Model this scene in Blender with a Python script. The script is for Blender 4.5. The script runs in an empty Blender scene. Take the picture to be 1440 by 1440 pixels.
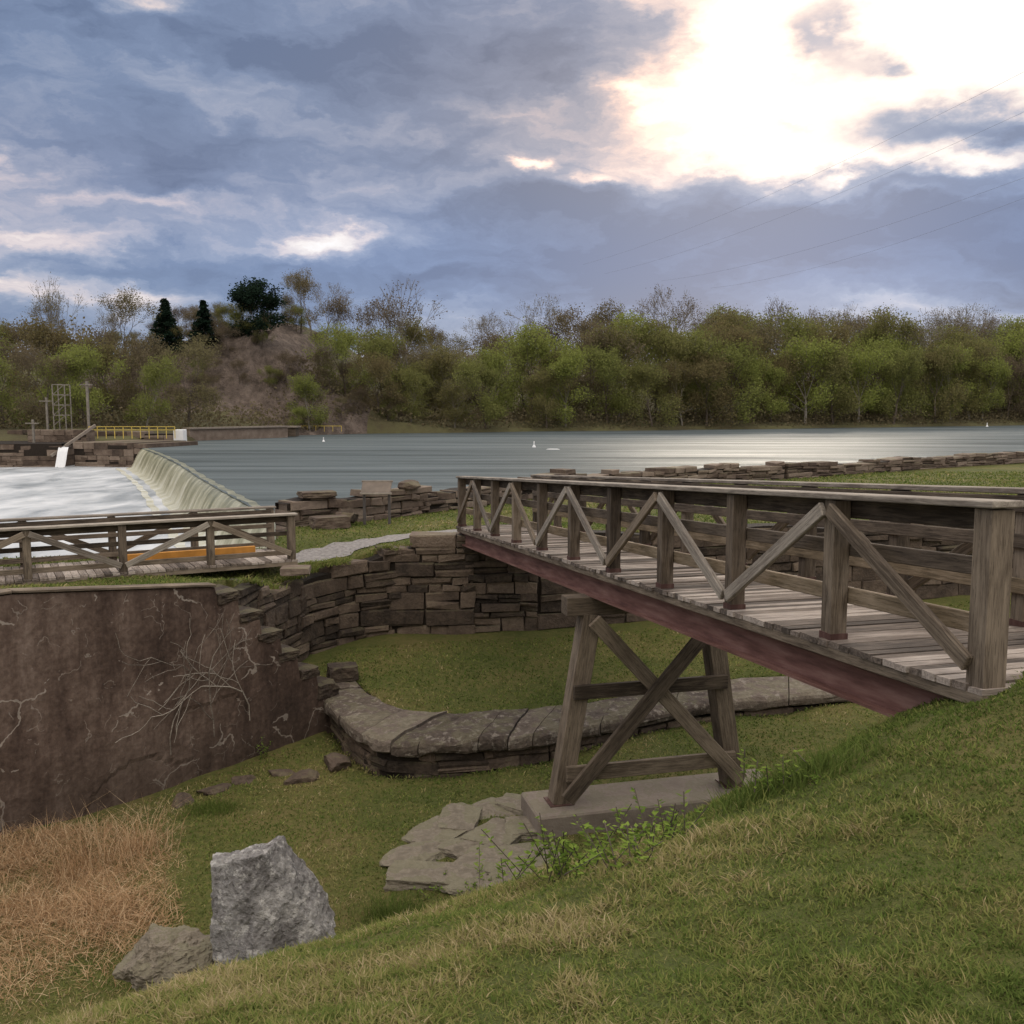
import bpy, bmesh, math, random
import numpy as np
from mathutils import Vector, Matrix, noise as mn
random.seed(7); rng = np.random.default_rng(7)
SC = bpy.context.scene; COL = SC.collection
PITCH = math.radians(6.13); F = 1350.0

def ray(px, py):
    u = (px-720)/F; v = (720-py)/F
    return Vector((u, math.cos(PITCH)+v*math.sin(PITCH), -math.sin(PITCH)+v*math.cos(PITCH)))
def P(px, py, Y):
    r = ray(px, py); return r*(Y/r.y)
def G(px, py, z):
    r = ray(px, py); return r*(z/r.z)

# ------------------------------------------------------------------ node helpers
class NT:
    def __init__(s, tree): s.t = tree; s.n = tree.nodes; s.l = tree.links
    def new(s, typ, **kw):
        n = s.n.new(typ)
        for k, v in kw.items(): setattr(n, k, v)
        return n
    def put(s, sock, v):
        if isinstance(v, bpy.types.NodeSocket): s.l.new(v, sock)
        elif v is not None: sock.default_value = v
    def m(s, op, a, b=None, c=None, clamp=False):
        n = s.new('ShaderNodeMath', operation=op); n.use_clamp = clamp
        s.put(n.inputs[0], a)
        if b is not None: s.put(n.inputs[1], b)
        if c is not None: s.put(n.inputs[2], c)
        return n.outputs[0]
    def mix(s, f, a, b, blend='MIX'):
        n = s.new('ShaderNodeMix', data_type='RGBA', blend_type=blend)
        s.put(n.inputs[0], f); s.put(n.inputs[6], a); s.put(n.inputs[7], b)
        return n.outputs[2]
    def ramp(s, f, stops):
        n = s.new('ShaderNodeValToRGB'); e = n.color_ramp.elements
        while len(e) < len(stops): e.new(0.5)
        for i, (p, c) in enumerate(stops):
            e[i].position = p; e[i].color = c if len(c) == 4 else (*c, 1)
        s.put(n.inputs[0], f); return n.outputs[0]
    def noise(s, vec, scale, detail=5, rough=.55, dist=0):
        n = s.new('ShaderNodeTexNoise'); s.put(n.inputs['Vector'], vec)
        n.inputs['Scale'].default_value = scale; n.inputs['Detail'].default_value = detail
        n.inputs['Roughness'].default_value = rough; n.inputs['Distortion'].default_value = dist
        return n.outputs['Fac']
    def coord(s, kind='Object', scale=(1, 1, 1), rot=(0, 0, 0)):
        t = s.new('ShaderNodeTexCoord'); mp = s.new('ShaderNodeMapping')
        mp.inputs['Scale'].default_value = scale; mp.inputs['Rotation'].default_value = rot
        s.l.new(t.outputs[kind], mp.inputs[0]); return mp.outputs[0]

def mat_base(name, rough=.85, spec=.3):
    m = bpy.data.materials.new(name); m.use_nodes = True
    t = NT(m.node_tree); b = m.node_tree.nodes['Principled BSDF']
    b.inputs['Roughness'].default_value = rough; b.inputs['Specular IOR Level'].default_value = spec
    return m, t, b
def bump(t, b, h, strength=.5, dist=.02):
    n = t.new('ShaderNodeBump'); n.inputs['Strength'].default_value = strength
    n.inputs['Distance'].default_value = dist; t.put(n.inputs['Height'], h); t.l.new(n.outputs[0], b.inputs['Normal']); return n

def wood_mat(name, dark, light, islands=False):
    m, t, b = mat_base(name, .85, .2)
    c = t.coord('Object', (1.2, 16, 16)); n1 = t.noise(c, 2.2, 7, .7, .4)
    c2 = t.coord('Object', (1, 2, 2)); n2 = t.noise(c2, 1.6, 4)
    c3 = t.coord('Object', (3, 60, 60)); n3 = t.noise(c3, 2.0, 4, .6)
    f = t.m('ADD', t.m('MULTIPLY', n1, .6), t.m('MULTIPLY', n2, .4))
    oi = t.new('ShaderNodeObjectInfo')
    f = t.m('ADD', f, t.m('MULTIPLY', t.m('SUBTRACT', oi.outputs['Random'], .5), .16))
    if islands:
        g = t.new('ShaderNodeNewGeometry')
        f = t.m('ADD', f, t.m('MULTIPLY', t.m('SUBTRACT', g.outputs['Random Per Island'], .5), .35))
    col = t.ramp(f, [(.28, tuple(x*.35 for x in dark)), (.42, dark), (.62, light), (.85, tuple(min(1, x*1.3) for x in light))])
    col = t.mix(t.m('MULTIPLY', t.m('GREATER_THAN', n3, .6), .55), col, (*[x*.4 for x in dark], 1))
    t.put(b.inputs['Base Color'], col); bump(t, b, t.m('ADD', n1, t.m('MULTIPLY', n3, .5)), .6, .01)
    return m
def stone_mat(name, stops, scale=3, bumpd=.03, moss=.0, isl=.28, lichen=None):
    m, t, b = mat_base(name, .9, .2)
    c = t.coord('Object'); n = t.noise(c, scale, 8, .65); n2 = t.noise(c, scale*7, 5, .6)
    g = t.new('ShaderNodeNewGeometry')
    f = t.m('ADD', t.m('MULTIPLY', n, .55), t.m('ADD', t.m('MULTIPLY', n2, .2+(.28-isl)*.6), t.m('MULTIPLY', g.outputs['Random Per Island'], isl)))
    col = t.ramp(f, stops)
    if lichen:
        k = t.ramp(t.noise(c, scale*3.1, 6, .7), [(.54, (0, 0, 0)), (.6, (1, 1, 1))]); col = t.mix(t.m('MULTIPLY', k, .6), col, (*lichen, 1))
    if moss:
        sx = t.new('ShaderNodeSeparateXYZ'); t.l.new(g.outputs['Normal'], sx.inputs[0])
        k = t.m('MULTIPLY', t.m('MULTIPLY', t.m('MAXIMUM', sx.outputs[2], 0), moss), t.m('GREATER_THAN', n, .5))
        col = t.mix(k, col, (.075, .08, .03, 1))
    t.put(b.inputs['Base Color'], col); bump(t, b, t.m('ADD', n, t.m('MULTIPLY', n2, .6)), .9, bumpd)
    return m

M = {}
M['wood'] = wood_mat('weathered_wood', (.080, .060, .043), (.215, .17, .125))
M['wood_dark'] = wood_mat('dark_wood', (.044, .033, .024), (.13, .10, .073))
M['wood_cap'] = wood_mat('silver_wood', (.14, .115, .093), (.32, .28, .232))
M['wood_deck'] = wood_mat('deck_wood', (.15, .118, .095), (.36, .305, .26), True)
M['wood_light'] = wood_mat('tan_wood', (.15, .112, .07), (.31, .24, .165))
M['stone'] = stone_mat('rubble_stone', [(.25, (.013, .010, .008)), (.40, (.040, .030, .023)), (.55, (.092, .067, .050)), (.68, (.155, .115, .086)), (.85, (.26, .205, .16))], 2.2, .06, .3)
M['stone_far'] = stone_mat('river_stone', [(.25, (.03, .022, .017)), (.45, (.095, .068, .051)), (.65, (.19, .145, .112)), (.85, (.30, .245, .20))], 1.2, .05, .4)
M['mortar'] = stone_mat('dark_joint', [(.3, (.008, .006, .005)), (.7, (.03, .022, .016))], 6)
M['coping'] = stone_mat('coping_stone', [(.30, (.032, .024, .019)), (.44, (.075, .058, .046)), (.56, (.13, .103, .083)), (.74, (.24, .20, .165))], 2.4, .05, .3, .16, (.23, .20, .165))
M['rock'] = stone_mat('boulder_rock', [(.28, (.04, .036, .034)), (.38, (.12, .110, .105)), (.50, (.235, .222, .212)), (.66, (.42, .40, .38))], 2.8, .07, .12, .0, (.44, .42, .39))
M['slab'] = stone_mat('slab_rock', [(.25, (.06, .048, .036)), (.42, (.14, .117, .088)), (.56, (.235, .20, .155)), (.75, (.35, .305, .245))], 2.2, .05, .4)
M['cement'] = stone_mat('pale_cement', [(.25, (.09, .072, .058)), (.5, (.17, .138, .112)), (.75, (.26, .22, .182))], 3, .015, .3)

def rust_mat(name='rusty_steel', k=1):
    m, t, b = mat_base(name, .65, .3); c = t.coord('Object', (.5, 4, 4)); n = t.noise(c, 2.5, 7, .65)
    t.put(b.inputs['Base Color'], t.ramp(n, [(.3, (.06*k, .025*k, .019*k)), (.5, (.145*k, .070*k, .056*k)), (.7, (.235*k, .135*k, .11*k))])); bump(t, b, n, .3, .01); return m
M['rust'] = rust_mat(); M['rust_dark'] = rust_mat('dull_rust', .5)

def wall_mat():
    m, t, b = mat_base('stained_concrete', .9, .15)
    c = t.coord('Object'); cs = t.coord('Object', (1, 1, .14))
    big = t.noise(c, .4, 6, .6, .6); st = t.noise(cs, 3.6, 7, .68, .3); fine = t.noise(c, 12, 7, .65)
    f = t.m('ADD', t.m('MULTIPLY', big, .42), t.m('ADD', t.m('MULTIPLY', st, .33), t.m('MULTIPLY', fine, .25)))
    col = t.ramp(f, [(.36, (.034, .023, .018)), (.45, (.068, .045, .035)), (.52, (.11, .075, .058)), (.59, (.165, .118, .093)), (.72, (.28, .22, .18))])
    nz = t.new('ShaderNodeTexNoise'); nz.inputs['Scale'].default_value = 1.6; nz.inputs['Detail'].default_value = 4; t.l.new(c, nz.inputs['Vector'])
    for sc_, th, am, lim in ((.75, .011, .75, .51), (1.9, .011, .45, .54)):
        vor = t.new('ShaderNodeTexVoronoi', feature='DISTANCE_TO_EDGE')
        wv = t.new('ShaderNodeMixRGB'); wv.blend_type = 'ADD'; wv.inputs[0].default_value = 1
        t.l.new(c, wv.inputs[1]); t.l.new(nz.outputs['Color'], wv.inputs[2]); t.l.new(wv.outputs[0], vor.inputs['Vector'])
        vor.inputs['Scale'].default_value = sc_
        crack = t.m('MULTIPLY', t.m('LESS_THAN', vor.outputs['Distance'], th), t.m('GREATER_THAN', t.noise(c, 1.1*sc_/.75, 3), lim))
        col = t.mix(t.m('MULTIPLY', crack, am), col, (.33, .28, .235, 1))
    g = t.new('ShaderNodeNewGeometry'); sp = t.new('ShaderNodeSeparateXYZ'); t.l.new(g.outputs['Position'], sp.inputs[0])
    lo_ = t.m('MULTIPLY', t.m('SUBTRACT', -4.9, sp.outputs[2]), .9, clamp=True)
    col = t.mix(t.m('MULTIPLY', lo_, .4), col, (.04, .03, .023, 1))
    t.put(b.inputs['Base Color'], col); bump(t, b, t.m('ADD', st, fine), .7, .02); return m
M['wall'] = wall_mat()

def ground_mat():
    m, t, b = mat_base('turf_ground', .95, .1)
    c = t.coord('Object'); n = t.noise(c, .55, 6, .6); n2 = t.noise(c, 9, 6, .6); n3 = t.noise(c, 45, 3, .6)
    f = t.m('ADD', t.m('MULTIPLY', n, .6), t.m('MULTIPLY', n2, .4))
    col = t.ramp(f, [(.36, (.068, .085, .02)), (.47, (.10, .11, .03)), (.56, (.14, .128, .042)), (.68, (.185, .145, .062))])
    col = t.mix(t.m('MULTIPLY', n3, .5), col, (.035, .032, .014, 1))
    t.put(b.inputs['Base Color'], col); bump(t, b, t.m('ADD', n2, n3), 1, .04); return m
M['ground'] = ground_mat()
def foliage_shader(m, t, col, tr_amt):
    d = t.new('ShaderNodeBsdfDiffuse'); tr = t.new('ShaderNodeBsdfTranslucent'); mx = t.new('ShaderNodeMixShader'); o = t.new('ShaderNodeOutputMaterial')
    t.l.new(col, d.inputs[0]); t.l.new(col, tr.inputs[0]); mx.inputs[0].default_value = tr_amt
    t.l.new(d.outputs[0], mx.inputs[1]); t.l.new(tr.outputs[0], mx.inputs[2]); t.l.new(mx.outputs[0], o.inputs[0]); return m
def grass_mat(name, stops):
    m = bpy.data.materials.new(name); m.use_nodes = True; t = NT(m.node_tree); t.n.clear()
    a = t.new('ShaderNodeAttribute', attribute_name='tint')
    return foliage_shader(m, t, t.ramp(a.outputs['Fac'], stops), .3)
M['grass'] = grass_mat('grass_blades', [(0, (.072, .105, .024)), (.3, (.118, .15, .038)), (.5, (.175, .188, .055)), (.68, (.23, .205, .08)), (.84, (.285, .23, .115)), (1, (.37, .30, .17))])
M['reed'] = grass_mat('dry_reed', [(0, (.18, .10, .05)), (.5, (.41, .265, .145)), (1, (.62, .47, .30))])
M['weed'] = grass_mat('weed_leaf', [(0, (.07, .115, .02)), (1, (.19, .25, .05))])
def leaf_mat(name, stops):
    m = bpy.data.materials.new(name); m.use_nodes = True; t = NT(m.node_tree); t.n.clear()
    oi = t.new('ShaderNodeObjectInfo'); g = t.new('ShaderNodeNewGeometry'); nz = t.noise(t.coord('Object'), .35, 3)
    f = t.m('ADD', t.m('MULTIPLY', oi.outputs['Random'], .6), t.m('ADD', t.m('MULTIPLY', g.outputs['Random Per Island'], .10), t.m('MULTIPLY', nz, .32)))
    return foliage_shader(m, t, t.ramp(f, stops), .35)
M['leaf'] = leaf_mat('spring_leaf', [(.15, (.135, .105, .055)), (.38, (.155, .145, .058)), (.6, (.165, .18, .055)), (.88, (.225, .255, .065))])
M['leaf_brown'] = leaf_mat('bud_brown', [(.15, (.10, .076, .056)), (.5, (.135, .108, .068)), (.9, (.155, .142, .068))])
M['leaf_dark'] = leaf_mat('evergreen_leaf', [(.15, (.012, .022, .015)), (.5, (.022, .038, .024)), (.9, (.038, .056, .03))])
def plain(name, col, rough=.8, var=.3, scale=4):
    m, t, b = mat_base(name, rough); n = t.noise(t.coord('Object'), scale, 5)
    t.put(b.inputs['Base Color'], t.ramp(n, [(.3, tuple(x*(1-var) for x in col)), (.7, tuple(min(1, x*(1+var)) for x in col))])); return m
M['bark'] = plain('bark', (.08, .062, .048)); M['bark_pale'] = plain('pale_bark', (.17, .15, .125))
M['path'] = plain('gravel_path', (.175, .16, .15), .95, .35, 14)
M['orange'] = plain('orange_paint', (.42, .19, .035), .6, .2)
M['yellow'] = plain('yellow_paint', (.50, .37, .08), .5, .1)
M['white'] = plain('white_paint', (.62, .62, .62), .5, .05)
M['metal'] = plain('dull_metal', (.07, .06, .055), .6, .2)
M['panel'] = plain('sign_back', (.11, .085, .065), .6, .2)
M['cable'] = plain('cable_grey', (.22, .23, .27), .7, .1)
M['bed'] = plain('river_bed_mud', (.05, .05, .04))
M['hill'] = stone_mat('wooded_hill', [(.3, (.04, .032, .018)), (.48, (.065, .055, .028)), (.62, (.085, .08, .034)), (.85, (.12, .095, .06))], .12, .6)
M['cliff'] = stone_mat('cliff_rock', [(.3, (.028, .021, .016)), (.46, (.075, .057, .045)), (.58, (.15, .115, .093)), (.75, (.26, .21, .175))], .6, .9)

def water_mat(name, col, rough, bscale, bstr, foam=None, turbid=None):
    m, t, b = mat_base(name, rough, .5); b.inputs['IOR'].default_value = 1.33
    n1 = t.noise(t.coord('Object', (.35, 1, 1)), bscale, 6, .65, .2); n2 = t.noise(t.coord('Object', (.25, 1, 1)), bscale*.12, 4, .55)
    c = t.ramp(n2, [(.35, tuple(x*.75 for x in col)), (.65, col)])
    if foam:
        fm = t.noise(t.coord('Object', (1, .4, 1)), .3, 7, .62, .5); k = t.ramp(fm, [(.36, (0, 0, 0)), (.64, (1, 1, 1))])
        c = t.mix(k, c, (*foam, 1)); t.put(b.inputs['Roughness'], t.m('ADD', t.m('MULTIPLY', k, .4), rough))
    t.put(b.inputs['Base Color'], c); bn = bump(t, b, t.m('ADD', n1, n2), bstr, .12)
    if turbid:
        d = t.new('ShaderNodeBsdfDiffuse'); mx = t.new('ShaderNodeMixShader'); o = t.n['Material Output']
        r1 = t.noise(t.coord('Object', (.10, 1, 1)), .28, 7, .72); r2 = t.noise(t.coord('Object', (.2, 1, 1)), .035, 4, .6)
        r = t.m('ADD', t.m('MULTIPLY', r1, .7), t.m('MULTIPLY', r2, .3))  # streak mask: ripple light and dark painted into the murky colour and mix
        t.put(d.inputs[0], t.ramp(r, [(.38, tuple(x*.45 for x in turbid)), (.62, tuple(x*1.5 for x in turbid))])); t.l.new(bn.outputs[0], d.inputs['Normal'])
        t.put(mx.inputs[0], t.ramp(r, [(.38, (.84,)*3), (.62, (.45,)*3)])); t.l.new(b.outputs[0], mx.inputs[1]); t.l.new(d.outputs[0], mx.inputs[2]); t.l.new(mx.outputs[0], o.inputs[0])
    return m
M['water'] = water_mat('pool_water', (.07, .085, .085), .42, 2.2, 1.0, None, (.085, .10, .102))
M['foam'] = water_mat('churned_water', (.25, .27, .28), .35, 1.2, .35, (.48, .49, .50))
def fall_mat():
    m, t, b = mat_base('falling_water', .35, .4)
    u = t.new('ShaderNodeUVMap'); mp = t.new('ShaderNodeMapping'); mp.inputs['Scale'].default_value = (60, 1.2, 1); t.l.new(u.outputs[0], mp.inputs[0])
    n = t.noise(mp.outputs[0], 1.0, 7, .65); sx = t.new('ShaderNodeSeparateXYZ'); t.l.new(u.outputs[0], sx.inputs[0])
    f = t.m('ADD', n, t.m('MULTIPLY', t.m('SUBTRACT', sx.outputs[1], .5), .35))
    t.put(b.inputs['Base Color'], t.ramp(f, [(.3, (.12, .12, .07)), (.45, (.25, .24, .155)), (.6, (.44, .42, .31)), (.8, (.60, .60, .56))])); bump(t, b, n, .5, .1); return m
M['fall'] = fall_mat()

# ------------------------------------------------------------------ object helpers
def tag(o, label=None, cat=None, group=None, kind=None):
    if label: o['label'] = label
    if cat: o['category'] = cat
    if group: o['group'] = group
    if kind: o['kind'] = kind
    return o
def mk(name, verts, faces, m, parent=None, loc=(0, 0, 0), smooth=False):
    me = bpy.data.meshes.new(name); me.from_pydata([tuple(v) for v in verts], [], faces); me.update()
    if smooth: me.polygons.foreach_set('use_smooth', [True]*len(me.polygons))
    me.materials.append(m); o = bpy.data.objects.new(name, me); COL.objects.link(o); o.location = loc
    if parent: o.parent = parent
    return o
def mk_tris(name, V, T, m, tint=None, parent=None):
    me = bpy.data.meshes.new(name); V = np.asarray(V, np.float32); T = np.asarray(T, np.int32)
    me.vertices.add(len(V)); me.vertices.foreach_set('co', V.ravel()); me.loops.add(T.size); me.loops.foreach_set('vertex_index', T.ravel())
    k = T.shape[1]; me.polygons.add(len(T)); me.polygons.foreach_set('loop_start', np.arange(0, T.size, k, dtype=np.int32)); me.update(calc_edges=True)
    if tint is not None:
        a = me.attributes.new('tint', 'FLOAT', 'POINT'); a.data.foreach_set('value', np.asarray(tint, np.float32))
    me.materials.append(m); o = bpy.data.objects.new(name, me); COL.objects.link(o)
    if parent: o.parent = parent
    return o
def empty(name, loc, label=None, cat=None, group=None):
    o = bpy.data.objects.new(name, None); COL.objects.link(o); o.location = loc; o.empty_display_size = .2
    return tag(o, label, cat, group)
def beam(name, p0, p1, w, h, m, parent=None, up=Vector((0, 0, 1)), bev=.007):
    p0 = Vector(p0); p1 = Vector(p1); X = p1-p0; L = X.length; X.normalize(); up = Vector(up)
    if abs(X.dot(up)) > .97: up = Vector((0, 1, 0)) if abs(X.y) < .9 else Vector((1, 0, 0))
    Z = (up-X*up.dot(X)).normalized(); Y = Z.cross(X)
    bm = bmesh.new(); bmesh.ops.create_cube(bm, size=1)
    for v in bm.verts: v.co = Vector((v.co.x*L, v.co.y*w, v.co.z*h))
    if bev:
        bmesh.ops.bevel(bm, geom=bm.edges[:], offset=min(bev, w*.3, h*.3), segments=1, affect='EDGES')
    me = bpy.data.meshes.new(name); bm.to_mesh(me); bm.free(); me.materials.append(m)
    o = bpy.data.objects.new(name, me); COL.objects.link(o)
    R = Matrix((X, Y, Z)).transposed(); c = (p0+p1)/2
    if parent: o.parent = parent; c = c-parent.location
    o.location = c; o.rotation_euler = R.to_euler(); return o
def h2(i, j, s):
    v = np.sin(i*127.1+j*311.7+s*74.7)*43758.5453; return v-np.floor(v)
def vn(x, y, s=0):
    x = np.asarray(x, float); y = np.asarray(y, float); i = np.floor(x); j = np.floor(y); fx = x-i; fy = y-j
    fx = fx*fx*(3-2*fx); fy = fy*fy*(3-2*fy)
    return (h2(i, j, s)*(1-fx)+h2(i+1, j, s)*fx)*(1-fy)+(h2(i, j+1, s)*(1-fx)+h2(i+1, j+1, s)*fx)*fy
def fbm(x, y, s=0, o=4):
    r = 0; a = .5
    for k in range(o): r = r+a*vn(x*2**k, y*2**k, s+k); a *= .5
    return r
def inpoly(x, y, poly):
    x = np.asarray(x, float); y = np.asarray(y, float); c = np.zeros(x.shape, bool); n = len(poly)
    for i in range(n):
        x1, y1 = poly[i]; x2, y2 = poly[(i+1) % n]
        if y1 == y2: continue
        k = ((y1 > y) != (y2 > y)) & (x < (x2-x1)*(y-y1)/(y2-y1)+x1); c ^= k
    return c
def sst(t): t = np.clip(t, 0, 1); return t*t*(3-2*t)

# ------------------------------------------------------------------ plan of the site
A_ = (-5.04, 16.0); B_ = (-4.6, 19.2); C_ = (-3.6, 21.5); D_ = (-1.6, 22.0); E_ = (.6, 22.2); F_ = (5, 23.5); G_ = (14, 26)
RIV = [(-5.8, 22.3), (-5.8, 26), (-1.7, 30), (3.6, 37.5), (12, 42.5), (29, 54.5), (90, 92)]
INS = [(-5.18, 16.0), (-4.92, 19.3), (-4.55, 20.8), (-3.8, 21.85), (-2.8, 22.3), (-1.6, 22.35), (.6, 22.55), (5, 23.85), (14, 26.35)]
UP = [(-16, 3.3)] + INS + [(90, 50.3)] + RIV[::-1] + [(-16, 18.5)]
RV = [(-16.5, 18.4)] + RIV + [(95, 130), (-16.5, 130)]
CTRL = [(-7.2, 13.5, -2.62), (-5.04, 16.1, -2.98), (-4.6, 19.2, -3.58), (-3.6, 21.6, -3.50), (-2.8, 22.2, -3.2), (-1.6, 22, -2.98), (.6, 22.4, -2.85), (5, 23.5, -3.0), (14, 26, -3), (-5, 24, -3.1),
        (0, 27, -3.1), (10, 34, -3.05), (25, 48, -3), (-12, 10, -2.6), (-9, 17.5, -3.25), (-12, 16, -3.2), (60, 60, -3)]
Zc = -5.40
def cr(pts, n):
    out = []; pts = [Vector(p) for p in pts]; pts = [pts[0]*2-pts[1]]+pts+[pts[-1]*2-pts[-2]]
    for i in range(1, len(pts)-2):
        for k in range(n):
            t = k/n; a, b, c, d = pts[i-1:i+3]
            out.append(.5*((2*b)+(c-a)*t+(2*a-5*b+4*c-d)*t*t+(3*b-a-3*c+d)*t**3))
    out.append(pts[-2]); return out
pf = cr([G(*p, Zc) for p in [(448, 958), (470, 988), (508, 1026), (565, 1040), (690, 1036), (800, 1022), (1000, 988), (1190, 970), (1500, 955)]], 8)
pb = cr([G(*p, Zc) for p in [(500, 960), (522, 978), (560, 998), (640, 1002), (720, 998), (830, 987), (1000, 961), (1190, 947), (1500, 936)]], 8)
PIER = [(p.x, p.y) for p in pf]+[(p.x, p.y) for p in pb[::-1]]
TERR = [(p.x, p.y) for p in pf]+[(14, 21)]+INS[::-1]+[(-3.5, 17.8)]
def upz(x, y):
    num = 0; den = 0
    for a, b, z in CTRL:
        w = 1/(((x-a)**2+(y-b)**2)**1.3+.05); num = num+w*z; den = den+w
    return num/den+.06*(fbm(x*.8, y*.8, 3)-.5)
def hillz(x, y):
    t = -.514*x+.857*y; tt = np.maximum(t, 0); g = .0575*tt**2*np.where(x < 0, 1-.005*np.minimum(-x, 5), 1)
    return -1.6-g+.62*np.exp(-((x-3.7)**2+(y-5.9)**2)/(2*1.5**2))+.16*(fbm(x*.9, y*.9, 5)-.5)+.08*(fbm(x*3.5, y*3.5, 9)-.5)
def floorz(x, y):
    return -5.85+.03*x-.14*sst((y-12.8)/2.2)*sst((3-x)/4)+.25*(fbm(x*.6, y*.6, 12)-.5)
def tz(x, y):
    x = np.asarray(x, float); y = np.asarray(y, float)
    a = hillz(x, y); b = floorz(x, y); k = .25; m = np.maximum(a, b)
    z = m+k*np.log(np.exp((a-m)/k)+np.exp((b-m)/k))
    te = inpoly(x, y, TERR); z = np.where(te, np.maximum(-5.36+.06*(y-19)+.1*(fbm(x, y, 20)-.5), a), z)
    z = np.where(inpoly(x, y, PIER), -6.3, z)
    z = np.where(inpoly(x, y, UP), np.maximum(upz(x, y), np.where(x > 12, a, -99)), z)
    z = np.where(inpoly(x, y, RV), -7.5, z)
    return z
xs = np.concatenate([np.arange(-16, 14, .13), np.linspace(14, 90, 80)]); ys = np.concatenate([np.arange(-6, 31, .13), np.linspace(31, 110, 110)])
X, Y = np.meshgrid(xs, ys); Z = tz(X, Y); nx, ny = len(xs), len(ys)
V = np.stack([X.ravel(), Y.ravel(), Z.ravel()], 1); I = np.arange(nx*ny).reshape(ny, nx)
Q = np.stack([I[:-1, :-1].ravel(), I[:-1, 1:].ravel(), I[1:, 1:].ravel(), I[1:, :-1].ravel()], 1)
o = mk_tris('ground', V, Q, M['ground']); tag(o, 'grassy ground of the near bank, sunken basin and terraces', 'ground', kind='structure')
o.data.polygons.foreach_set('use_smooth', [True]*len(o.data.polygons))
o = mk('river_bed', [(-1500, -1500, -9.5), (1500, -1500, -9.5), (1500, 2500, -9.5), (-1500, 2500, -9.5)], [(0, 1, 2, 3)], M['bed']); tag(o, 'muddy river bed below the water', 'ground', kind='structure')

# path
pc = cr([Vector((.2, 23.5, 0)), Vector((-1.4, 24.0, 0)), Vector((-2.9, 23.5, 0)), Vector((-4.1, 22.5, 0)), Vector((-5.2, 21.0, 0))], 8)
PWD = .8; pv = []; pfc = []
for i, p in enumerate(pc):
    d = (pc[min(i+1, len(pc)-1)]-pc[max(i-1, 0)]).normalized(); n = Vector((-d.y, d.x, 0))
    for k in range(5):
        q = p+n*(k/4-.5)*(PWD+.16*math.sin(i*1.7+k)); pv.append((q.x, q.y, float(tz(q.x, q.y))+.018))
for i in range(len(pc)-1):
    for k in range(4): a = i*5+k; pfc.append((a, a+1, a+6, a+5))
tag(mk('path', pv, pfc, M['path']), 'grey gravel path leaving the far end of the footbridge', 'path', kind='structure')

# ------------------------------------------------------------------ stone walls
def stone_wall(name, pts, zb, zt, m, parent=None, hr=(.12, .28), lr=(.22, .65), depth=.4, seg=2.0, seed=1, jit=.03, origin=(0, 0, 0), tilt=.0):
    R = random.Random(seed); pts = [Vector((p[0], p[1], 0)) for p in pts]; S = [0]
    for a, b in zip(pts, pts[1:]): S.append(S[-1]+(b-a).length)
    def at(s):
        s = max(0, min(S[-1], s))
        for i in range(len(pts)-1):
            if s <= S[i+1]+1e-6:
                d = (pts[i+1]-pts[i]).normalized(); return pts[i]+d*(s-S[i]), Vector((d.y, -d.x, 0))
    V = []; Fc = []; s0 = 0; O = Vector(origin)
    while s0 < S[-1]:
        s1 = min(S[-1], s0+seg*R.uniform(.7, 1.3))
        if S[-1]-s1 < .4: s1 = S[-1]
        zlo = min(zb(s0), zb(s1)); zhi = max(zt(s0), zt(s1), zt((s0+s1)/2)); z = zlo-.05-R.uniform(0, .1)
        while z < zhi:
            h = R.uniform(*hr); s = s0+R.uniform(-.22, .1)
            while s < s1:
                l = R.uniform(*lr)*(1.25 if h > sum(hr)/2 else 1); e = min(s+l, s1+R.uniform(0, .25))
                if e-s > .06 and z+h*.55 <= zt((s+e)/2)+R.uniform(-.05, .05) and z+h > zb((s+e)/2)-.1:
                    split = R.random() < .25 and h > .2
                    parts_ = [(z, h)] if not split else [(z, h*.5), (z+h*.5, h*.5)]
                    for zz0, hh0 in parts_:
                        g = .010; a, n = at(s+g); b, n2 = at(e-g); off = R.uniform(-jit, jit); b0 = len(V)
                        hh = hh0-g; ts = R.uniform(-tilt, tilt); c = R.uniform(.015, .045)*min(1, hh/.15)
                        for dd, ins in ((off, c), (off-.03, 0), (-depth, 0)):
                            for (q, zz, sx_, sz) in ((a, zz0-ts, 1, 1), (b, zz0+ts, -1, 1), (b, zz0+hh+ts, -1, -1), (a, zz0+hh-ts, 1, -1)):
                                t = (b-a).normalized(); p = q+n*dd+t*sx_*ins; j = .022
                                V.append(p+Vector((R.uniform(-j, j), R.uniform(-j, j), zz+sz*ins+R.uniform(-j, j)))-O)
                        for r in (0, 4):
                            for k in range(4): Fc.append((b0+r+k, b0+r+4+k, b0+r+4+(k+1) % 4, b0+r+(k+1) % 4))
                        Fc.append((b0, b0+1, b0+2, b0+3)); Fc.append((b0+11, b0+10, b0+9, b0+8))
                s = e
            z += h
        s0 = s1
    o = mk(name, V, Fc, m, parent)
    V = []; Fc = []; n_ = max(2, int(S[-1]/.3))
    for i in range(n_+1):
        s = S[-1]*i/n_; a, n = at(s)
        for dd, zz in ((-.07, zb(s)-.2), (-.07, zt(s)-.09), (-depth, zt(s)-.09), (-depth, zb(s)-.2)): V.append(a+n*dd+Vector((0, 0, zz))-O)
    for i in range(n_):
        for k in range(4): a = i*4; Fc.append((a+k, a+4+k, a+4+(k+1) % 4, a+(k+1) % 4))
    mk('core', V, Fc, M['mortar'], o)
    return o
def lerp_fn(tab):
    xs_, ys_ = zip(*tab); return lambda s: float(np.interp(s, xs_, ys_))
sw = [A_, B_, (-4.25, 20.6), C_, (-2.7, 21.95), D_, E_]
ss = [0]
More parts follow.
